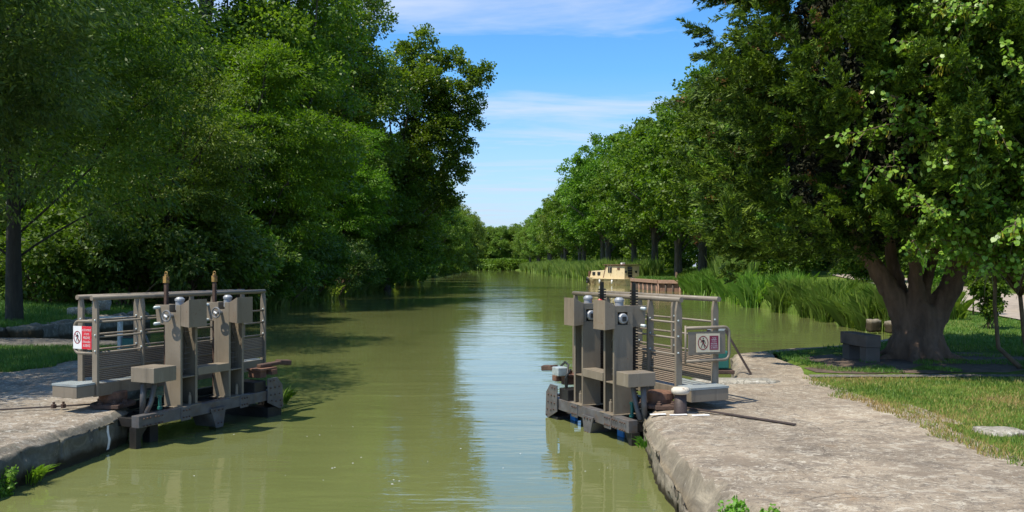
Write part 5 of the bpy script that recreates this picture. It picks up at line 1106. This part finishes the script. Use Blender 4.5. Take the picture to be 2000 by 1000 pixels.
for k in range(n):
    x, y = (RNG.uniform(-3.6, 1.1), RNG.uniform(8.0, 11.6)); q = RNG.uniform(0.003, 0.010); V.append([(x + q * math.cos(a) * 1.4, y + q * math.sin(a), 0.004) for a in np.linspace(0, 2 * math.pi, 7)[:-1]])
tag(np_mesh('foam_flecks', np.array(V), 6, M['white']), 'scattered white flecks of foam on the olive water', 'foam', kind='stuff')

# ------------------------------------------------------------------ landing stage and boat
M['cream'] = simple('cream_hull_paint', (0.66, 0.54, 0.33), 0.5, 0, 0.08, 2, 0.05, (0.30, 0.19, 0.09), 2.2, (0.60, 0.74))
M['cream_dirty'] = simple('stained_cream_paint', (0.54, 0.42, 0.23), 0.55, 0, 0.15, 3, 0.05, (0.17, 0.10, 0.045), 1.6, (0.50, 0.66))
M['roof_brown'] = simple('brown_roof_edge', (0.15, 0.075, 0.05), 0.7, 0, 0.3, 5)
M['window'] = simple('dark_window', (0.03, 0.035, 0.04), 0.1, 0, 0.2, 3)
M['pile'] = simple('stained_piling', (0.19, 0.105, 0.07), 0.9, 0, 0.35, 4, 0.3, (0.36, 0.29, 0.22), 5, (0.58, 0.68), stretch=(3, 3, 0.5))
M['pile_cap'] = simple('pale_timber_cap', (0.33, 0.20, 0.14), 0.85, 0, 0.25, 4)
def stage():
    root = empty('landing_stage', (14.2, 73, 0)); tag(root, 'brown timber-piled landing stage with grass on top, right of the cream boat', 'landing stage')
    out = [(11.75, 83.5), (12.55, 73.0), (14.75, 71.6), (17.0, 72.5), (17.0, 84)]; loc = [(x - 14.2, y - 73) for x, y in out]
    b = MB(); b.prism([(x, y, -1.2) for x, y in loc], (0, 0, 1.95)); b.build('piling', M['pile'], root)
    for i in (0, 1):
        (x0, y0), (x1, y1) = loc[i], loc[i + 1]; L = math.hypot(x1 - x0, y1 - y0); nx, ny = (y1 - y0) / L, -(x1 - x0) / L
        if ny > 0 or (i == 0 and nx > 0): nx, ny = -nx, -ny
        b = MB(); b.beam((x0 + nx * 0.08, y0 + ny * 0.08, 0.83), (x1 + nx * 0.08, y1 + ny * 0.08, 0.83), 0.22, 0.30); b.build('cap_beam', M['pile_cap'], root, 0.02)
        k = int(L / 0.55)
        for j in range(k + 1):
            t = j / k; b = MB(); b.tube([(x0 + (x1 - x0) * t + nx * 0.05, y0 + (y1 - y0) * t + ny * 0.05, -0.9), (x0 + (x1 - x0) * t + nx * 0.05, y0 + (y1 - y0) * t + ny * 0.05, 0.68)], 0.075, 8); b.build('pile', M['old_wood'] if j % 3 else M['pile_cap'], root, smooth=True)
    b = MB(); b.prism([(x * 0.97, y * 0.97 + 0.1, 0.75) for x, y in loc], (0, 0, 0.26)); b.build('turf', M['ground'], root)
    n = 5000; P_ = []
    while len(P_) < n:
        x, y = RNG.uniform(-2.3, 2.6), RNG.uniform(-1.2, 10.5)
        if x > np.interp(y, [-1.2, 0, 10.5], [0.4, -1.5, -2.2]) : P_.append((x, y, 1.0))
    P_ = np.array(P_); np_mesh('grass_top', blades(P_, hdir(n), RNG.uniform(0.12, 0.32, n), np.full(n, 0.05), RNG.uniform(0.1, 0.7, n)), 3, M['grass_green'], root).__setitem__('kind', 'stuff')
    b = MB(); b.box(0.0, 0.14, 1.0, 1.14, 0.9, 1.62); b.build('mooring_post', M['pile_cap'], root, 0.01)
stage()
def boat():
    root = empty('cabin_boat', (13.75, 96.6, 0.0), math.radians(122)); root.scale = (1.08, 1.08, 1.12); tag(root, 'old cream cabin cruiser moored stern-on beside the timber landing stage', 'boat')
    # local: x to the bow, y to port (towards the camera's left), z up
    secs = [(0.0, 1.10, 1.18), (2.5, 1.22, 1.28), (5.0, 1.18, 1.25), (6.8, 0.80, 0.95), (7.8, 0.08, 0.2)]
    P_ = np.array([[(x, -wt, 0.62 + 0.02 * x), (x, -wb * 0.96, 0.30), (x, -wb * 0.8, -0.15), (x, 0, -0.4), (x, wb * 0.8, -0.15), (x, wb * 0.96, 0.30), (x, wt, 0.62 + 0.02 * x)] for x, wb, wt in secs])
    h = grid_mesh('hull', P_, M['cream_dirty'], root, smooth=False)
    b = MB(); b.prism([(0, y, z) for y, z in ((-1.18, .62), (-1.06, .30), (-.88, -.15), (0, -.4), (.88, -.15), (1.06, .30), (1.18, .62))], (0.03, 0, 0)); b.build('transom', M['cream'], root)
    b = MB(); b.prism([(x, wt, 0.60 + 0.02 * x) for x, wb, wt in secs] + [(x, -wt, 0.60 + 0.02 * x) for x, wb, wt in reversed(secs)], (0, 0, 0.03)); b.build('deck', M['cream_dirty'], root)
    b = MB(); b.box(-0.02, 5.4, 1.20, 1.32, 0.60, 0.68); b.box(-0.06, 0.0, -1.22, 1.22, 0.58, 0.66); b.build('rubbing_strake', M['cream'], root, 0.02)
    for x in (1.9, 4.0):
        b = MB(); b.lathe([(0.0, 0), (0.09, 0.03), (0.09, 0.42), (0.0, 0.45)], (x, 1.36, 0.10), n=10); b.build('fender', M['white'], root, smooth=True)
    b = MB(); b.prism([(0.25, 1.02, .63), (3.7, 1.08, .63), (3.3, 0.98, 2.02), (0.35, 0.92, 1.98)], (0, -2.02, 0)); cb = b.build('aft_cabin', M['cream'], root, 0.03)
    b = MB(); b.box(0.05, 3.75, -1.12, 1.12, 2.02, 2.10); b.build('roof', M['roof_brown'], cb, 0.02)
    b = MB(); b.box(1.6, 1.9, -0.2, 0.2, 2.10, 2.28); b.build('roof_light', M['white'], cb, 0.03)
    b = MB(); b.box(0.22, 0.335, -0.02, 0.52, 0.80, 1.86); dr = b.build('doorway', M['window'], cb)
    b = MB(); 
    for z in (1.08, 1.34, 1.60): b.box(0.20, 0.215, -0.05, 0.55, z, z + 0.025)
    b.build('slats', M['cream_dirty'], dr)
    for y in (0.78, -0.60):
        b = MB(); b.lathe([(0.0, 0), (0.13, 0.01), (0.13, 0.05)], (0.32, y, 1.35), (-1, 0, 0), 14); b.build('porthole', M['window'], cb)
    b = MB(); b.box(2.35, 2.95, 0.96, 1.05, 1.25, 1.80); w_ = b.build('window', M['window'], cb)
    b = MB(); b.box(2.33, 2.97, 0.95, 1.035, 1.19, 1.245); b.box(2.62, 2.66, 0.96, 1.06, 1.25, 1.8); b.build('frame', M['cream'], w_)
    b = MB(); b.box(1.05, 1.45, 0.95, 1.02, 1.58, 1.76); b.build('vent', M['roof_brown'], cb)
    b = MB(); b.prism([(3.42, 1.06, .64), (3.86, 1.06, .64), (3.44, 0.98, 2.10), (3.20, 0.98, 2.10)], (0, -2.0, 0)); b.build('windscreen_frame', M['roof_brown'], root, 0.02)
    b = MB(); b.prism([(3.88, 0.95, .66), (6.6, 0.72, .72), (6.35, 0.68, 1.42), (3.75, 0.9, 1.52)], (0, -1.6, 0)); fc = b.build('fore_cabin', M['cream'], root, 0.03)
    for x in (4.5, 5.5):
        b = MB(); b.box(x, x + 0.5, 0.66, 0.945 - (x - 3.88) * 0.075, 0.98, 1.32); b.build('window', M['window'], fc)
    b = MB(); b.box(6.55, 6.75, -0.8, 0.8, 0.72, 1.40); b.build('bow_board', M['roof_brown'], root, 0.02)
    b = MB(); b.torus((6.7, 0.95, 0.42), (0.3, 1, 0), 0.26, 0.09, 16, 8); b.build('tyre_fender', M['black'], root, smooth=True)
    b = MB(); b.lathe([(0, -.22), (.15, -.16), (.22, 0), (.15, .16), (0, .22)], (-0.2, -0.75, 0.55), n=14); b.build('buoy', M['white'], root, smooth=True)
    b = MB(); b.tube([(0.3, 0.25, 0.85), (-0.05, -0.3, 0.55), (-0.35, -0.9, 0.12)], 0.025, 6); b.build('mooring_rope', M['white'], root)
boat()
